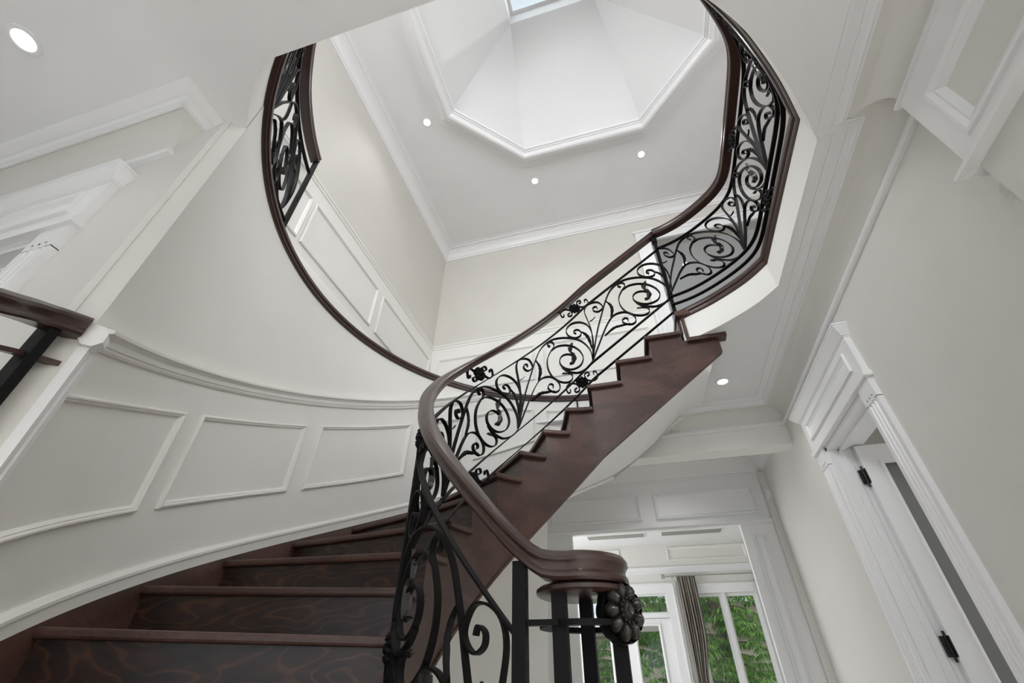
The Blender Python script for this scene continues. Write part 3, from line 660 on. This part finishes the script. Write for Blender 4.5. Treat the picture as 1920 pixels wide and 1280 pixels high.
# ease the last stretch level and run it into the volute
s_end = 16.43; pe = plan(s_end, 0); ze = pts[-1][2]
pts = [p for p in pts if True]
th_e = DTH*(s_end-SC); dirx, diry = -math.cos(th_e), -math.sin(th_e)
tail = [(pe[0]+dirx*.012, pe[1]+diry*.012, ze-.010)]
lead = [(-.118, .600, VZ), (-.100, .601, VZ)]
vol = []
for i in range(0, 34):
    a = -PI/2-.12+i*.155; r = VR*(1.16-.018*i) if i < 20 else VR*(1.16-.36)*(1-.03*(i-20)); vol.append((VC[0]+r*math.cos(a), VC[1]+r*math.sin(a), VZ))
hp_ = catmull(pts[:-1]+tail+[(-.128, .5985, VZ+.003)]+lead[1:]+vol[1:26], 2)
for _ in range(40):
    hp_ = hp_[:1]+[tuple((hp_[i-1][k]+2*hp_[i][k]+hp_[i+1][k])/4 for k in range(3)) if i < 150 else hp_[i] for i in range(1, len(hp_)-1)]+hp_[-1:]
handrail(hp_, bal)
def disc(c, r, z0, z1, n=40):
    vv = [(c[0]+r_*math.cos(2*PI*k/n), c[1]+r_*math.sin(2*PI*k/n), z) for z, r_ in ((z0, r-.004), (z0+.003, r), (z1-.003, r), (z1, r-.004)) for k in range(n)]
    ff = [tuple(range(n))[::-1], tuple(range(3*n, 4*n))]+[(i*n+k, i*n+(k+1) % n, (i+1)*n+(k+1) % n, (i+1)*n+k) for i in range(3) for k in range(n)]; return vv, ff
v, f = disc(VC, .050, VZ-.006, VZ+.012); put('volute_core', v, f, 'rail', bal, smooth=True)
v, f = disc(VC, .060, VZ-.0265, VZ-.016); put('volute_plate', v, f, 'rail', bal, smooth=True)
NODES = [-.05, 2.80, 6.15, 9.50, 12.85, 16.2]
for a, b in zip(NODES, NODES[1:]): panel(sp, sp.L(a), sp.L(b), bal)
for q in (3.34, 8.08, 12.8): rosette_pair(sp, sp.L(q), bal)
for vh in (.371, .086, .016): bar(sp, sp.L(.0), sp.L(16.44), vh, bal, 110)
# newel posts and hoop under the volute
def post(x, y, z0, z1, hw=.0082, name='newel_post', parent=bal, mat='iron'):
    return MB().box((x-hw, y-hw, z0), (x+hw, y+hw, z1)).put(name, mat, parent)
post(-.158, .600, FLOOR+.05, .128); post(-.112, .612, FLOOR+.05, VZ-.02, .0085); post(-.090, .690, FLOOR+.05, VZ-.02, .0085); post(-.048, .655, FLOOR+.05, VZ-.02, .0085)
hp = [(VC[0]+.050*math.cos(2*PI*k/40), VC[1]+.050*math.sin(2*PI*k/40), .062) for k in range(40)]
vv, ff = sweep(hp, [(-.007, -.003), (.007, -.003), (.007, .003), (-.007, .003)], 1, closed=True, cprof=True); put('hoop', vv, ff, 'iron', bal, smooth=True)
MB().box((-.158, .597, .059), (-.112, .609, .065)).put('hoop_link', 'iron', bal)
MB().box((-.112, .6, -.02), (-.04, .606, -.014)).put('hoop_link', 'iron', bal)
# big carved rosettes on the newel cage
rv, rf = rosette_mesh(.030, 9); cR = Vector((VC[0]+.050, VC[1]-.026, .074)); nR = Vector((math.cos(-.95), math.sin(-.95), 0)); tR = Vector((-nR.y, nR.x, 0))
v = [tuple(cR+tR*a*.85+Vector((0, 0, b))*1.06+nR*h*1.0) for a, b, h in rv]
o = put('rosette', v, rf, 'bronze', bal, smooth=True, angle=60)
n = 54; vv = []
for d, q in ((.001, 1.0), (-.004, 1.05), (-.016, 1.05), (-.022, .95)):
    for k in range(n):
        a = 2*PI*k/n; lob = .93+.07*abs(math.sin(a*4.5))**.6; vv.append(tuple(cR+nR*d+tR*(.031*.85*q*lob*math.cos(a))+Vector((0, 0, .0325*q*lob*math.sin(a)))))
put('rosette_body', vv, [(i*n+k, i*n+(k+1) % n, (i+1)*n+(k+1) % n, (i+1)*n+k) for i in range(3) for k in range(n)]+[tuple(range(3*n, 4*n))], 'iron', o, smooth=True)
for k in range(14):
    a = 2*PI*k/14; c_ = cR+nR*.0135+tR*(.0105*math.cos(a))+Vector((0, 0, .0125*math.sin(a)))
    bb = MB(); bb.obox(c_, nR*.0012, tR*.0012, Vector((0, 0, .0012))); bb.put('bead', 'bronze', o)
# tall acanthus leaf rising in the lowest panel
lA = sp.L(14.9); zA = sp.zb(lA)
v, f = leafmesh(sp, [(lA, zA-.05), (lA+.004, zA+.05), (lA-.002, zA+.14), (lA-.010, zA+.20)], .014, .004, .011, 7); put('leaf', v, f, 'bronze', bal, smooth=True, angle=70)

# gallery balustrade on the right, from the stair head round to the near side
gp_pts = [(.248, 1.381)]+[(p[0]+.004, p[1]+.002) for p in arc_far_f[::-1][2:]]+[(p[0], p[1]) for p in arc_near_f[::-1]]
def smooth_path(pts, step=.02, it=14):
    P = [Vector(p) for p in pts]; out = [P[0]]
    for a, b in zip(P, P[1:]):
        n = max(1, round((b-a).length/step)); out += [a.lerp(b, (i+1)/n) for i in range(n)]
    for _ in range(it): out = [out[0]]+[(out[i-1]+out[i]*2+out[i+1])/4 for i in range(1, len(out)-1)]+[out[-1]]
    return [(p.x, p.y) for p in out]
gp = PolyPath(smooth_path(gp_pts), 0.008, 1.140)
gal = thing('gallery_balustrade', (.54, .92, 1.14), 'black iron scroll balustrade with wooden handrail curving along the right gallery edge', 'balustrade')
HG = .455
def flat_rail(path, l0, l1, h, n, parent):
    P = []
    for i in range(n+1): l = l0+(l1-l0)*i/n; p = path.pos(l, 0); P.append((p[0], p[1], path.zb(l)+h))
    return handrail(P, parent, scale=1.12)
flat_rail(gp, -.004, -gp.len, HG, 110, gal)
GB = -.015
npan = 5; pl = .318
for i in range(npan): panel(gp, -pl*(i+1), -pl*i, gal, base=GB)
for q in (-.56, -1.0, -1.4): rosette_pair(gp, q, gal, .0852, GB)
for vh in (.371+GB, .086+GB, .030): bar(gp, 0, -gp.len, vh, gal, 120)
post(.250, 1.383, Z2, 1.140+HG-.01, .0065, 'newel_post', gal); post(.250, 1.383, 1.140+HG-.05, 1.140+HG-.012, .010, 'newel_head', gal); post(.250, 1.383, Z2+.09, Z2+.12, .009, 'newel_collar', gal)

# gallery balustrade on the left, ending at a post by the upper wall
thq = RAD(109.5); RL = .945
lp = [(CX-RL*math.sin(t), CY+RL*math.cos(t)) for t in [th_a+(thq-th_a)*i/60 for i in range(61)]]
lpath = PolyPath(lp, -0.006, 1.150)
gl = thing('gallery_balustrade', (-.93, .6, 1.14), 'black iron scroll balustrade with wooden handrail above the left curved wall', 'balustrade')
flat_rail(lpath, 0, -lpath.len, .440, 70, gl)
npl = 3; off0 = lpath.len-npl*.318-.045
for i in range(npl): panel(lpath, -off0-.318*(i+1), -off0-.318*i, gl, base=-.02)
rosette_pair(lpath, -lpath.len+.46, gl, .0852, -.02)
for vh in (.351, .066, .02): bar(lpath, 0, -lpath.len, vh, gl, 80)
pe = lpath.pos(-lpath.len, 0); post(pe[0], pe[1]+.004, 1.148, 1.150+.43, .0065, 'end_post', gl)

# guard on the open side of the lowest steps
og = thing('step_guard', (-.6, .2, FLOOR), 'wooden handrail and black iron guard beside the lowest steps at the wall end', 'balustrade')
G = catmull([(-.726, .310, .415), (-.731, .290, .412), (-.729, .262, .404), (-.716, .230, .389), (-.698, .200, .370), (-.682, .160, .347), (-.668, .10, .315), (-.658, .0, .262), (-.652, -.15, .182)], 4)
handrail([(p[0], p[1], p[2]-.014) for p in G[1:]], og, 1, 'handrail', 1.0)
for dz in (-.072, -.37, -.42):
    vv, ff = sweep([(p[0]-.006, p[1], p[2]+dz) for p in G], [(-.005, -.0035), (.005, -.0035), (.005, .0035), (-.005, .0035)], 1, cprof=True); put('flat_bar', vv, ff, 'rail' if dz > -.1 else 'iron', og, smooth=True)
MB().box((-.752, .272, FLOOR), (-.722, .284, .398)).put('wall_post', 'iron', og)
post(G[-1][0], G[-1][1], FLOOR, G[-1][2]-.01, .010, 'newel_post', og)

# =====================================================================  upper floor
def upper_panels(Mf, spans, q0, q1, parent):
    for a, b in spans:
        v, f = frame(Mf, a, b, q0, q1, PMOLD); put('panel_molding', v, f, 'wains', parent)
wl2 = MB().box((XL2-.03, -1.2, 1.12), (XL2, YB2, ZC2)).put('wall_upper_left', 'wallup', kind='structure', label='beige upper wall with white wainscot panels left of the stairwell')
v, f = prism(rect(XL2, XR2, 1.12, ZC2), [rect(.325, 1.08, 1.121, 2.20)], lambda u, v, d: (u, YB2+d, v), .09)
wb2 = put('wall_upper_back', v, f, 'wallup', kind='structure', label='beige upper wall with cased opening behind the stair')
MB().box((XR2, -1.2, 1.12), (XR2+.03, YB2+.9, ZC2)).put('wall_upper_right', 'wallup', kind='structure')
v, f = prism(rect(XL2, XR2, 1.12, ZC2), [rect(-.75, .95, 1.32, 2.20)], lambda u, v, d: (u, -1.2-d, v), .05); put('wall_upper_front', v, f, 'wallup', kind='structure')
CH2 = 1.612
on_l2 = lambda p, q, a: (XL2+a, p, q)
on_b2 = lambda p, q, a: (p, YB2-a, q)
MB().box((XL2, -1.2, 1.12), (XL2+.0015, YB2, CH2)).put('wainscot', 'wains', wl2)
MB().box((XL2, YB2-.0015, 1.12), (.25, YB2, CH2)).put('wainscot', 'wains', wb2)
upper_panels(on_l2, [(-.30, .30), (.35, .78), (.80, 1.300), (1.345, 1.895)], 1.285, 1.515, wl2)
upper_panels(on_b2, [(-1.0, -.42), (-.37, .20)], 1.285, 1.515, wb2)
CH = [(0, -.016), (.004, -.016), (.006, -.008), (.006, -.003), (.010, 0), (.010, .008), (.006, .012), (0, .014)]
SK = [(0, 0), (.008, 0), (.008, .075), (.005, .086), (.003, .09), (0, .092)]
cp = [(.245, YB2, CH2), (XL2, YB2, CH2), (XL2, -1.2, CH2)]
vv, ff = sweep(cp, CH, 1); put('chair_rail', vv, ff, 'wains', wl2, smooth=True, angle=25)
vv, ff = sweep([(p[0], p[1], 1.15) for p in cp], SK, 1); put('skirting', vv, ff, 'wains', wl2, smooth=True, angle=25)
CR2 = [(0, -.064), (.007, -.064), (.009, -.056), (.009, -.052), (.014, -.050), (.018, -.040), (.034, -.022), (.042, -.018), (.044, -.012), (.050, -.012), (.052, -.007), (.072, -.006), (.074, -.002), (.088, -.002), (.088, 0)]
vv, ff = sweep([(XR2, YB2, ZC2), (XL2, YB2, ZC2), (XL2, -1.2, ZC2)], CR2, 1); put('crown_molding', vv, ff, 'white', wb2, smooth=True, angle=25)
# cased opening
cz = MB(); cz.box((.245, YB2-.014, 1.12), (.325, YB2, 2.255)); cz.box((1.08, YB2-.014, 1.12), (1.16, YB2, 2.255)); cz.box((.3251, YB2-.0139, 2.175), (1.0799, YB2, 2.255)); cz.box((.235, YB2-.022, 2.2551), (1.17, YB2, 2.27))
cz.box((.262, YB2-.018, 1.12), (.272, YB2, 2.235)); cz.box((.29, YB2-.018, 1.12), (.30, YB2, 2.21)); cz.box((.2721, YB2-.0179, 2.225), (1.14, YB2, 2.2349)); cz.put('casing', 'white', wb2)
hl = MB(); hl.box((-.2, YB2+.09, 2.40), (XR2, YB2+1.3, 2.42)); hl.box((.30, YB2+.085, 1.12), (.325, YB2+1.3, 2.42)); hl.box((-.2, YB2+1.28, 1.12), (XR2, YB2+1.3, 2.42))
hl.put('ceiling_upper_hall', 'ceil', kind='structure')
# ceiling with the octagonal lantern
OC = (.016, .655); AP = .668; CF = .335
def octagon(ap, cf): return [(OC[0]+x, OC[1]+y) for x, y in ((-ap, -ap+cf), (-ap, ap-cf), (-ap+cf, ap), (ap-cf, ap), (ap, ap-cf), (ap, -ap+cf), (ap-cf, -ap), (-ap+cf, -ap))]
oct0 = octagon(AP, CF)
v, f = prism(rect(XL2, XR2, -1.2, YB2), [oct0], lambda u, v, d: (u, v, ZC2+d), .02)
uc = put('ceiling_upper', v, f, 'ceil', kind='structure', label='white upper ceiling around the octagonal lantern')
OM = [(-.075, 0), (-.075, -.005), (-.052, -.007), (-.050, -.012), (-.038, -.013), (-.036, -.019), (-.030, -.020), (-.028, -.027), (-.016, -.036), (-.004, -.039), (.006, -.036), (.014, -.027), (.018, -.017), (.024, -.016), (.026, -.010), (.034, -.010), (.034, .012), (0, .012)]
vv, ff = sweep([(p[0], p[1], ZC2) for p in oct0], OM, -1, closed=True); put('octagon_molding', vv, ff, 'white', uc, smooth=True, angle=25)
ZS = 3.10; sq = [(-.28, .41), (-.28, .862), (.212, .862), (.212, .41)]; io = octagon(AP-.004, CF-.002)
v = [(p[0], p[1], ZC2+.005) for p in io]+[(p[0], p[1], ZS) for p in sq]
f = [(0, 1, 9, 8), (1, 2, 9), (2, 3, 10, 9), (3, 4, 10), (4, 5, 11, 10), (5, 6, 11), (6, 7, 8, 11), (7, 0, 8)]
put('lantern_shaft', v, f, 'bluewhite', uc)
v = [(p[0], p[1], z) for z in (ZS, ZS+.14) for p in sq]; put('skylight_curb', v, [(k, (k+1) % 4, 4+(k+1) % 4, 4+k) for k in range(4)], 'bluewhite', uc)
win_s = thing('window_1', (-.035, .64, ZS+.14), 'roof light at the top of the octagonal lantern', 'window', kind='structure')
m = MB(); m.box((-.285, .405, ZS+.14), (.217, .43, ZS+.15)); m.box((-.285, .842, ZS+.14), (.217, .867, ZS+.15)); m.box((-.285, .43, ZS+.14), (-.26, .842, ZS+.15)); m.box((.192, .43, ZS+.14), (.217, .842, ZS+.15)); m.put('window_frame', 'white', win_s)
MB().box((-.26, .43, ZS+.144), (.192, .842, ZS+.147)).put('pane', 'glass', win_s)

# =====================================================================  recessed lights
def downlight(x, y, z, r, power, label, tilt=0, size=1.0):
    t = thing('recessed_light', (x, y, z), label, 'ceiling light', 'recessed ceiling lights')
    n = 24; prof = [(1.45, 0), (1.42, -.10), (1.15, -.16), (1.0, -.10), (.92, .05)]
    v = [(x+r*a*math.cos(2*PI*k/n), y+r*a*math.sin(2*PI*k/n), z+r*b) for a, b in prof for k in range(n)]
    f = [(i*n+k, i*n+(k+1) % n, (i+1)*n+(k+1) % n, (i+1)*n+k) for i in range(len(prof)-1) for k in range(n)]
    put('trim_ring', v, f, 'white', t, smooth=True)
    v = [(x, y, z-.002)]+[(x+r*.95*math.cos(2*PI*k/n), y+r*.95*math.sin(2*PI*k/n), z-.0008) for k in range(n)]
    put('bulb_lens', v, [(0, 1+k, 1+(k+1) % n) for k in range(n)], 'lamp', t)
    l = bpy.data.lights.new('downlight', 'SPOT'); l.energy = power; l.spot_size = RAD(130); l.spot_blend = .8; l.shadow_soft_size = .09; l.color = (1, .98, .95)
    o = bpy.data.objects.new('lamp_light', l); col.objects.link(o); o.location = W((x, y, z-.01)); o.parent = t; o.matrix_parent_inverse = t.matrix_world.inverted()
downlight(-1.023, .048, 1.0, .020, 5, 'recessed downlight in the hall ceiling near the left cornice')
downlight(.411, 1.705, 1.0, .020, 8, 'recessed downlight in the ceiling beside the stair underside')
downlight(-.788, 1.001, ZC2, .018, 10, 'recessed downlight between octagon and left crown moulding')
downlight(-.298, 1.505, ZC2, .018, 10, 'recessed downlight below the octagon corner facing the stair wall')
downlight(.337, 1.501, ZC2, .018, 10, 'recessed downlight between octagon and the gallery handrail')
downlight(.593, 2.399, 2.40, .018, 8, 'recessed downlight in the upper hall seen through the railing')

for hx, hy, hl in ((.05, -.06, 'added fill downlight in the entry hall ceiling at the edge of the stairwell'), (.30, -.50, 'added fill downlight in the entry hall ceiling beside the projecting pier'), (.20, -1.2, 'added fill downlight in the entry hall ceiling near the entry wall'), (-.40, -.40, 'added fill downlight in the entry hall ceiling left of its middle')):  # unseen downlights added to brighten the hall walls and floor
    downlight(hx, hy, 1.0, .020, (60 if hy > -.1 else 130) if hx > 0 else 5, hl)
downlight(.15, 2.30, 1.0, .020, 9, 'recessed downlight in the passage ceiling behind the beam')
downlight(1.1, 1.45, 1.0, .020, 9, 'recessed downlight in the side room behind the open door')

# =====================================================================  passage wall with panelled head
OX0, OX1, OH = -.381, .477, .668
v, f = prism(rect(-.62, XR-.005, FLOOR, 1.0), [rect(OX0, OX1, FLOOR+.001, OH)], lambda u, v, d: (u, YL+d, v), .035)
wp = put('wall_passage', v, f, 'white', kind='structure', label='white panelled head and pilasters framing the living room opening')
onp = lambda p, q, a: (p, YL-a, q)
SMALL = [(0, 0), (0, .011), (.005, .013), (.009, .005), (.013, .008), (.018, 0)]
for a, b in ((-.488, .004), (.081, .583)):
    v, f = frame(onp, a, b, .717, .853, SMALL); put('panel_molding', v, f, 'white', wp)
v, f = frame(onp, .518, .578, FLOOR+.1, .615, SMALL); put('panel_molding', v, f, 'white', wp)
v, f = frame(onp, -.492, -.425, FLOOR+.1, .592, SMALL); put('panel_molding', v, f, 'white', wp)
v, f = sweep([(-.545, YL, .673), (.632, YL, .673)], [(0, -.008), (.008, -.008), (.008, -.002), (.016, .002), (.016, .008), (0, .010)], -1, cprof=True); put('cornice', v, f, 'white', wp)
v, f = sweep([(-.62, YL, .915), (XR, YL, .915)], [(0, 0), (.006, 0), (.008, .006), (.004, .010), (.006, .014), (.03, .045), (.05, .07), (.06, .078), (.06, .085), (0, .085)], -1); put('crown_molding', v, f, 'white', wp, smooth=True, angle=25)
v, f = sweep([(XR, YB+.085, .915), (XR, YL, .915)], [(0, 0), (.006, 0), (.008, .006), (.004, .010), (.006, .014), (.03, .045), (.05, .07), (.06, .078), (.06, .085), (0, .085)], 1); put('crown_molding', v, f, 'white', wp, smooth=True, angle=25)
MB().box((.628, YL-.03, FLOOR), (XR, YL, .912)).put('return', 'wall', wp)
MB().box((-.58, YB-.1, FLOOR), (-.56, YL, 1.0)).put('wall_under_stair', 'wains', kind='structure')
vt = MB().box((-.482, YL-.006, .545), (-.432, YL, .588)); vt = vt.put('wall_vent', 'vent', label='small grey vent grille on the white pilaster beside the newel', cat='vent')
sb = thing('motion_sensor', (XR-.01, 2.50, .79), 'small white motion sensor high on the greige wall', 'sensor')
MB().box((XR-.022, 2.515, .768), (XR, 2.54, .815)).put('body', 'plastic', sb); MB().box((XR-.0235, 2.518, .772), (XR-.022, 2.537, .79)).put('lens', 'white', sb)

# =====================================================================  living room
ZL = 1.03
LX0, LX1 = -1.4, 1.15
wins = [rect(-.632, .098, .500, .640), rect(-.632, .098, FLOOR+.001, .468), rect(.300, .790, -.10, .632)]
v, f = prism(rect(LX0, LX1, FLOOR, ZL), wins, lambda u, v, d: (u, YF+d, v), .08)
wf = put('wall_far', v, f, 'wall', kind='structure', label='living room end wall with garden door and windows')
onf = lambda p, q, a: (p, YF-a, q)
for a, b in ((-.90, -.24), (.168, .805)):
    v, f = frame(onf, a, b, .885, .992, SMALL); put('panel_molding', v, f, 'wains', wf)
for lo, hi, out in ((.788, .800, .012), (.800, .826, .006), (.826, .838, .016)): MB().box((LX0, YF-out, lo), (LX1, YF, hi)).put('wall_band', 'white', wf)
MB().box((-.72, YF-.010, FLOOR), (1.0, YF, .70)).put('casing_board', 'white', wf) if False else None
cb = MB()
for a, b, lo, hi in ((-.72, -.632, FLOOR, .72), (.098, .185, FLOOR, .72), (-.6319, .0979, .640, .7199), (-.6319, .0979, .468, .500), (.235, .300, -.18, .70), (.790, .86, -.18, .70), (.3001, .7899, .632, .6999), (.3001, .7899, -.1799, -.10)): cb.box((a, YF-.014, lo), (b, YF+.004, hi))
cb.put('casing', 'white', wf)
cb = MB()
for a, b, lo, hi in ((-.70, .158, .70, .712), (.16, .168, FLOOR, .699), (.245, .85, .69, .699)): cb.box((a, YF-.022, lo), (b, YF, hi))
cb.put('casing_bead', 'white', wf)
MB().box((LX0-.03, YL+.04, FLOOR), (LX0, YF, ZL)).put('wall_living_left', 'wall', kind='structure')
MB().box((LX1, YL+.04, FLOOR), (LX1+.03, YF, ZL)).put('wall_living_right', 'wall', kind='structure')
lc = MB().box((LX0, YL+.02, ZL), (LX1, YF+.08, ZL+.02)).put('ceiling_living', 'ceil', kind='structure')
MB().box((LX0, YL+.04, .90), (LX1, YL+.05, ZL)).put('bulkhead', 'wains', lc)
for i, (a, b) in enumerate(((-.48, .012), (.13, .618))):
    g = thing('linear_vent', ((a+b)/2, 4.06, ZL), ['long grey linear vent in the living room ceiling nearer the stair', 'long grey linear vent in the living room ceiling nearer the window'][i], 'vent', 'linear ceiling vents')
    MB().box((a, 4.0, ZL-.006), (b, 4.135, ZL)).put('frame', 'white', g); MB().box((a+.012, 4.012, ZL-.008), (b-.012, 4.122, ZL-.0055)).put('grille', 'vent', g)
# glazing
wt = thing('window_2', (-.27, YF, .50), 'transom window over the garden door', 'window', kind='structure')
def sash(x0, x1, z0, z1, w, parent, y0=YF+.02, y1=YF+.05, pane=True, mat='white'):
    m = MB(); m.box((x0, y0, z0), (x0+w, y1, z1)); m.box((x1-w, y0, z0), (x1, y1, z1)); m.box((x0+w, y0, z0), (x1-w, y1, z0+w)); m.box((x0+w, y0, z1-w), (x1-w, y1, z1))
    fr_ = m.put('window_frame', mat, parent)
    if pane: MB().box((x0+w, y0+.012, z0+w), (x1-w, y0+.015, z1-w)).put('pane', 'glass', fr_)
sash(-.632, .098, .500, .640, .012, wt)
ww = thing('window_3', (.545, YF, -.10), 'tall two light window with garden view behind the curtain', 'window', kind='structure')
sash(.300, .530, -.10, .632, .022, ww); sash(.545, .790, -.10, .632, .022, ww); MB().box((.522, YF+.0, -.10), (.553, YF+.055, .632)).put('mullion', 'white', ww)
gd = thing('door_3', (-.27, YF, FLOOR), 'white glazed double garden door', 'door', kind='structure')
for a, b in ((-.632, -.292), (-.288, .098)):
    m = MB(); y0, y1 = YF+.02, YF+.05; z0, z1 = FLOOR+.005, .466; sx = .085
    ga, gb = (a+.064, b-.112) if a < -.5 else (a+.105, b-.102)
    m.box((a, y0, z0), (ga, y1, z1)); m.box((gb, y0, z0), (b, y1, z1)); m.box((ga, y0, .415), (gb, y1, z1)); m.box((ga, y0, z0), (gb, y1, z0+.12)); lf_ = m.put('door_leaf', 'white', gd)
    v, f = frame(lambda p, q, a_: (p, YF+.02-a_, q), ga-.018, gb+.018, z0+.10, .433, [(0, 0), (.002, .010), (.010, .010), (.018, 0)]); put('bead', v, f, 'white', lf_)
    MB().box((ga, y0+.012, z0+.12), (gb, y0+.014, .415)).put('pane', 'glass', lf_)
    if a > -.5:
        MB().box((ga, y0+.006, .378), (gb, y0+.012, .415)).put('blind_cassette', 'vent', lf_)
# curtain and rod
rod = thing('curtain_rod', (.45, YF-.06, .757), 'thin steel curtain rod with ring finial above the window', 'curtain rod')
def tube(p0, p1, r, n=10):
    a, b = Vector(p0), Vector(p1); d = (b-a).normalized(); u_ = d.orthogonal().normalized(); w_ = d.cross(u_); v = []
    for p in (a, b): v += [tuple(p+(u_*math.cos(2*PI*k/n)+w_*math.sin(2*PI*k/n))*r) for k in range(n)]
    return v, [(k, (k+1) % n, n+(k+1) % n, n+k) for k in range(n)]+[tuple(range(n))[::-1], tuple(range(n, 2*n))]
v, f = tube((.112, YF-.06, .757), (.86, YF-.06, .757), .0055); put('rod', v, f, 'steel', rod, smooth=True)
v, f = tube((.085, YF-.06, .757), (.112, YF-.06, .757), .016, 14); put('finial', v, f, 'steel', rod, smooth=True)
for x in (.17, .82): v, f = tube((x, YF-.06, .757), (x, YF, .757), .005); put('bracket', v, f, 'steel', rod)
def curtain(x0, x1, label):
    t = thing('curtain', ((x0+x1)/2, YF-.06, FLOOR), label, 'curtain', 'living room curtains'); v, f = [], []; n, m = 60, 26
    for j in range(m+1):
        z = .755+(FLOOR+.01-.755)*j/m; pin = math.exp(-((z-.02)/.22)**2)*.55; cx_ = x0+.012
        for i in range(n+1):
            u = i/n; x = x0+(x1-x0)*u; x = x+(cx_-x)*pin*.8+(-.0 if z > .02 else 0)
            y = YF-.055+.020*math.sin(u*PI*2*7.5)*(1-.3*pin)*min(1, .35+3*(0.755-z))+.006*math.sin(u*31+z*6); v.append((x, y, z))
    for j in range(m):
        for i in range(n): a = j*(n+1)+i; f.append((a, a+1, a+n+2, a+n+1))
    c_ = put('drape', v, f, 'fabric', t, smooth=True, angle=80)
    md = c_.modifiers.new('cloth', 'SOLIDIFY'); md.thickness = .006
    tb = MB(); tb.box((x0-.02, YF-.085, -.005), (x0+.10, YF-.028, .035)); tb.put('tieback', 'fabric', t)
curtain(.205, .350, 'pleated greige curtain tied back between garden door and window')
curtain(.80, .90, 'pleated greige curtain on the far side of the window')

# =====================================================================  garden
MB().box((-16, YF+.1, FLOOR-.12), (16, 24, FLOOR-.08)).put('lawn', 'grass', label='green lawn behind the house', cat='lawn', kind='structure')
hs = thing('house', (1.5, 16, FLOOR-.1), 'brick neighbour house behind the garden trees', 'house')
MB().box((-2.0, 15.5, FLOOR-.1), (5, 17, 1.2)).put('house_wall', 'house', hs)
v = [(-2.3, 15.3, 1.2), (5.3, 15.3, 1.2), (5.3, 17.2, 1.2), (-2.3, 17.2, 1.2), (-1.0, 16.2, 2.1), (4, 16.2, 2.1)]
put('house_roof', v, [(0, 1, 5, 4), (1, 2, 5), (2, 3, 4, 5), (3, 0, 4), (0, 3, 2, 1)], 'bark', hs)
def spruce(x, y, h, rad, label, mat, seed, zlow=0.12, dens=1.0):
    rnd = random.Random(seed); base = FLOOR-.1
    t = thing('spruce_tree', (x, y, base), label, 'tree')
    n = 9; tv = [(x+rr*math.cos(2*PI*k/n), y+rr*math.sin(2*PI*k/n), base+z) for z, rr in ((0, .075*h/3), (h*.5, .045*h/3), (h, .008)) for k in range(n)]
    put('trunk', tv, [(i*n+k, i*n+(k+1) % n, (i+1)*n+(k+1) % n, (i+1)*n+k) for i in range(2) for k in range(n)], 'bark', t, smooth=True)
    bv, bf = [], []; lv, lf = [], []
    nb = int(90*dens)
    for i in range(nb):
        k = zlow+(1-zlow)*(i/nb)**.9; z = base+h*k; a = rnd.uniform(0, 2*PI); ln = rad*(1-k*.85)*rnd.uniform(.75, 1.1); d = Vector((math.cos(a), math.sin(a), 0)); sag = rnd.uniform(.12, .35)
        p0 = Vector((x, y, z)); prev = None
        for j in range(7):
            q = j/6; p = p0+d*ln*q+Vector((0, 0, .10*ln*math.sin(q*PI)-sag*ln*q*q)); rr = .010*(1-q)+.002
            n0 = len(bv); bv += [tuple(p+Vector((-d.y, d.x, 0))*rr), tuple(p-Vector((-d.y, d.x, 0))*rr*.6+Vector((0, 0, rr))), tuple(p-Vector((0, 0, rr)))]
            if j: bf += [(n0-3, n0-2, n0+1, n0), (n0-2, n0-1, n0+2, n0+1), (n0-1, n0-3, n0, n0+2)]
            if j >= 1:
                for _ in range(int(44*dens)):
                    sd_ = Vector((-d.y, d.x, 0))*rnd.uniform(-1, 1)*.16*rad*(1.15-q)+d*rnd.uniform(-.08, .08)*rad
                    c_ = p+sd_*rnd.uniform(.2, 1); ln2 = rnd.uniform(.04, .10)*rad; w2 = rnd.uniform(.004, .010)*rad
                    dr = (sd_.normalized()*rnd.uniform(.2, .7)+Vector((rnd.uniform(-.2, .2), rnd.uniform(-.2, .2), -rnd.uniform(.35, 1.0)))).normalized()
                    sdv = dr.cross(Vector((rnd.uniform(-1, 1), rnd.uniform(-1, 1), rnd.uniform(-.3, .3)))).normalized()*w2
                    n1 = len(lv); lv += [tuple(c_-sdv*.4), tuple(c_+dr*ln2*.5-sdv), tuple(c_+dr*ln2), tuple(c_+dr*ln2*.5+sdv)]; lf.append((n1, n1+1, n1+2, n1+3))
    put('branches', bv, bf, 'bark', t); put('needles', lv, lf, mat, t, kind='stuff')
spruce(.62, 6.0, 3.2, .95, 'large drooping spruce with bare trunk outside the window', 'leaf', 3, .10, 1.15)
spruce(-.55, 7.6, 3.6, 1.1, 'light green spruce outside the garden door', 'leaf', 5, .06, 1.1)
spruce(2.1, 8.0, 4.2, 1.3, 'tall dark spruce farther back in the garden', 'leaf2', 8, .05, 1.0)
spruce(-2.0, 9.0, 4.0, 1.3, 'dark spruce at the back left of the garden', 'leaf2', 11, .05, .9)
spruce(.5, 10.0, 4.4, 1.4, 'dark spruce in front of the brick house', 'leaf2', 12, .05, .9)
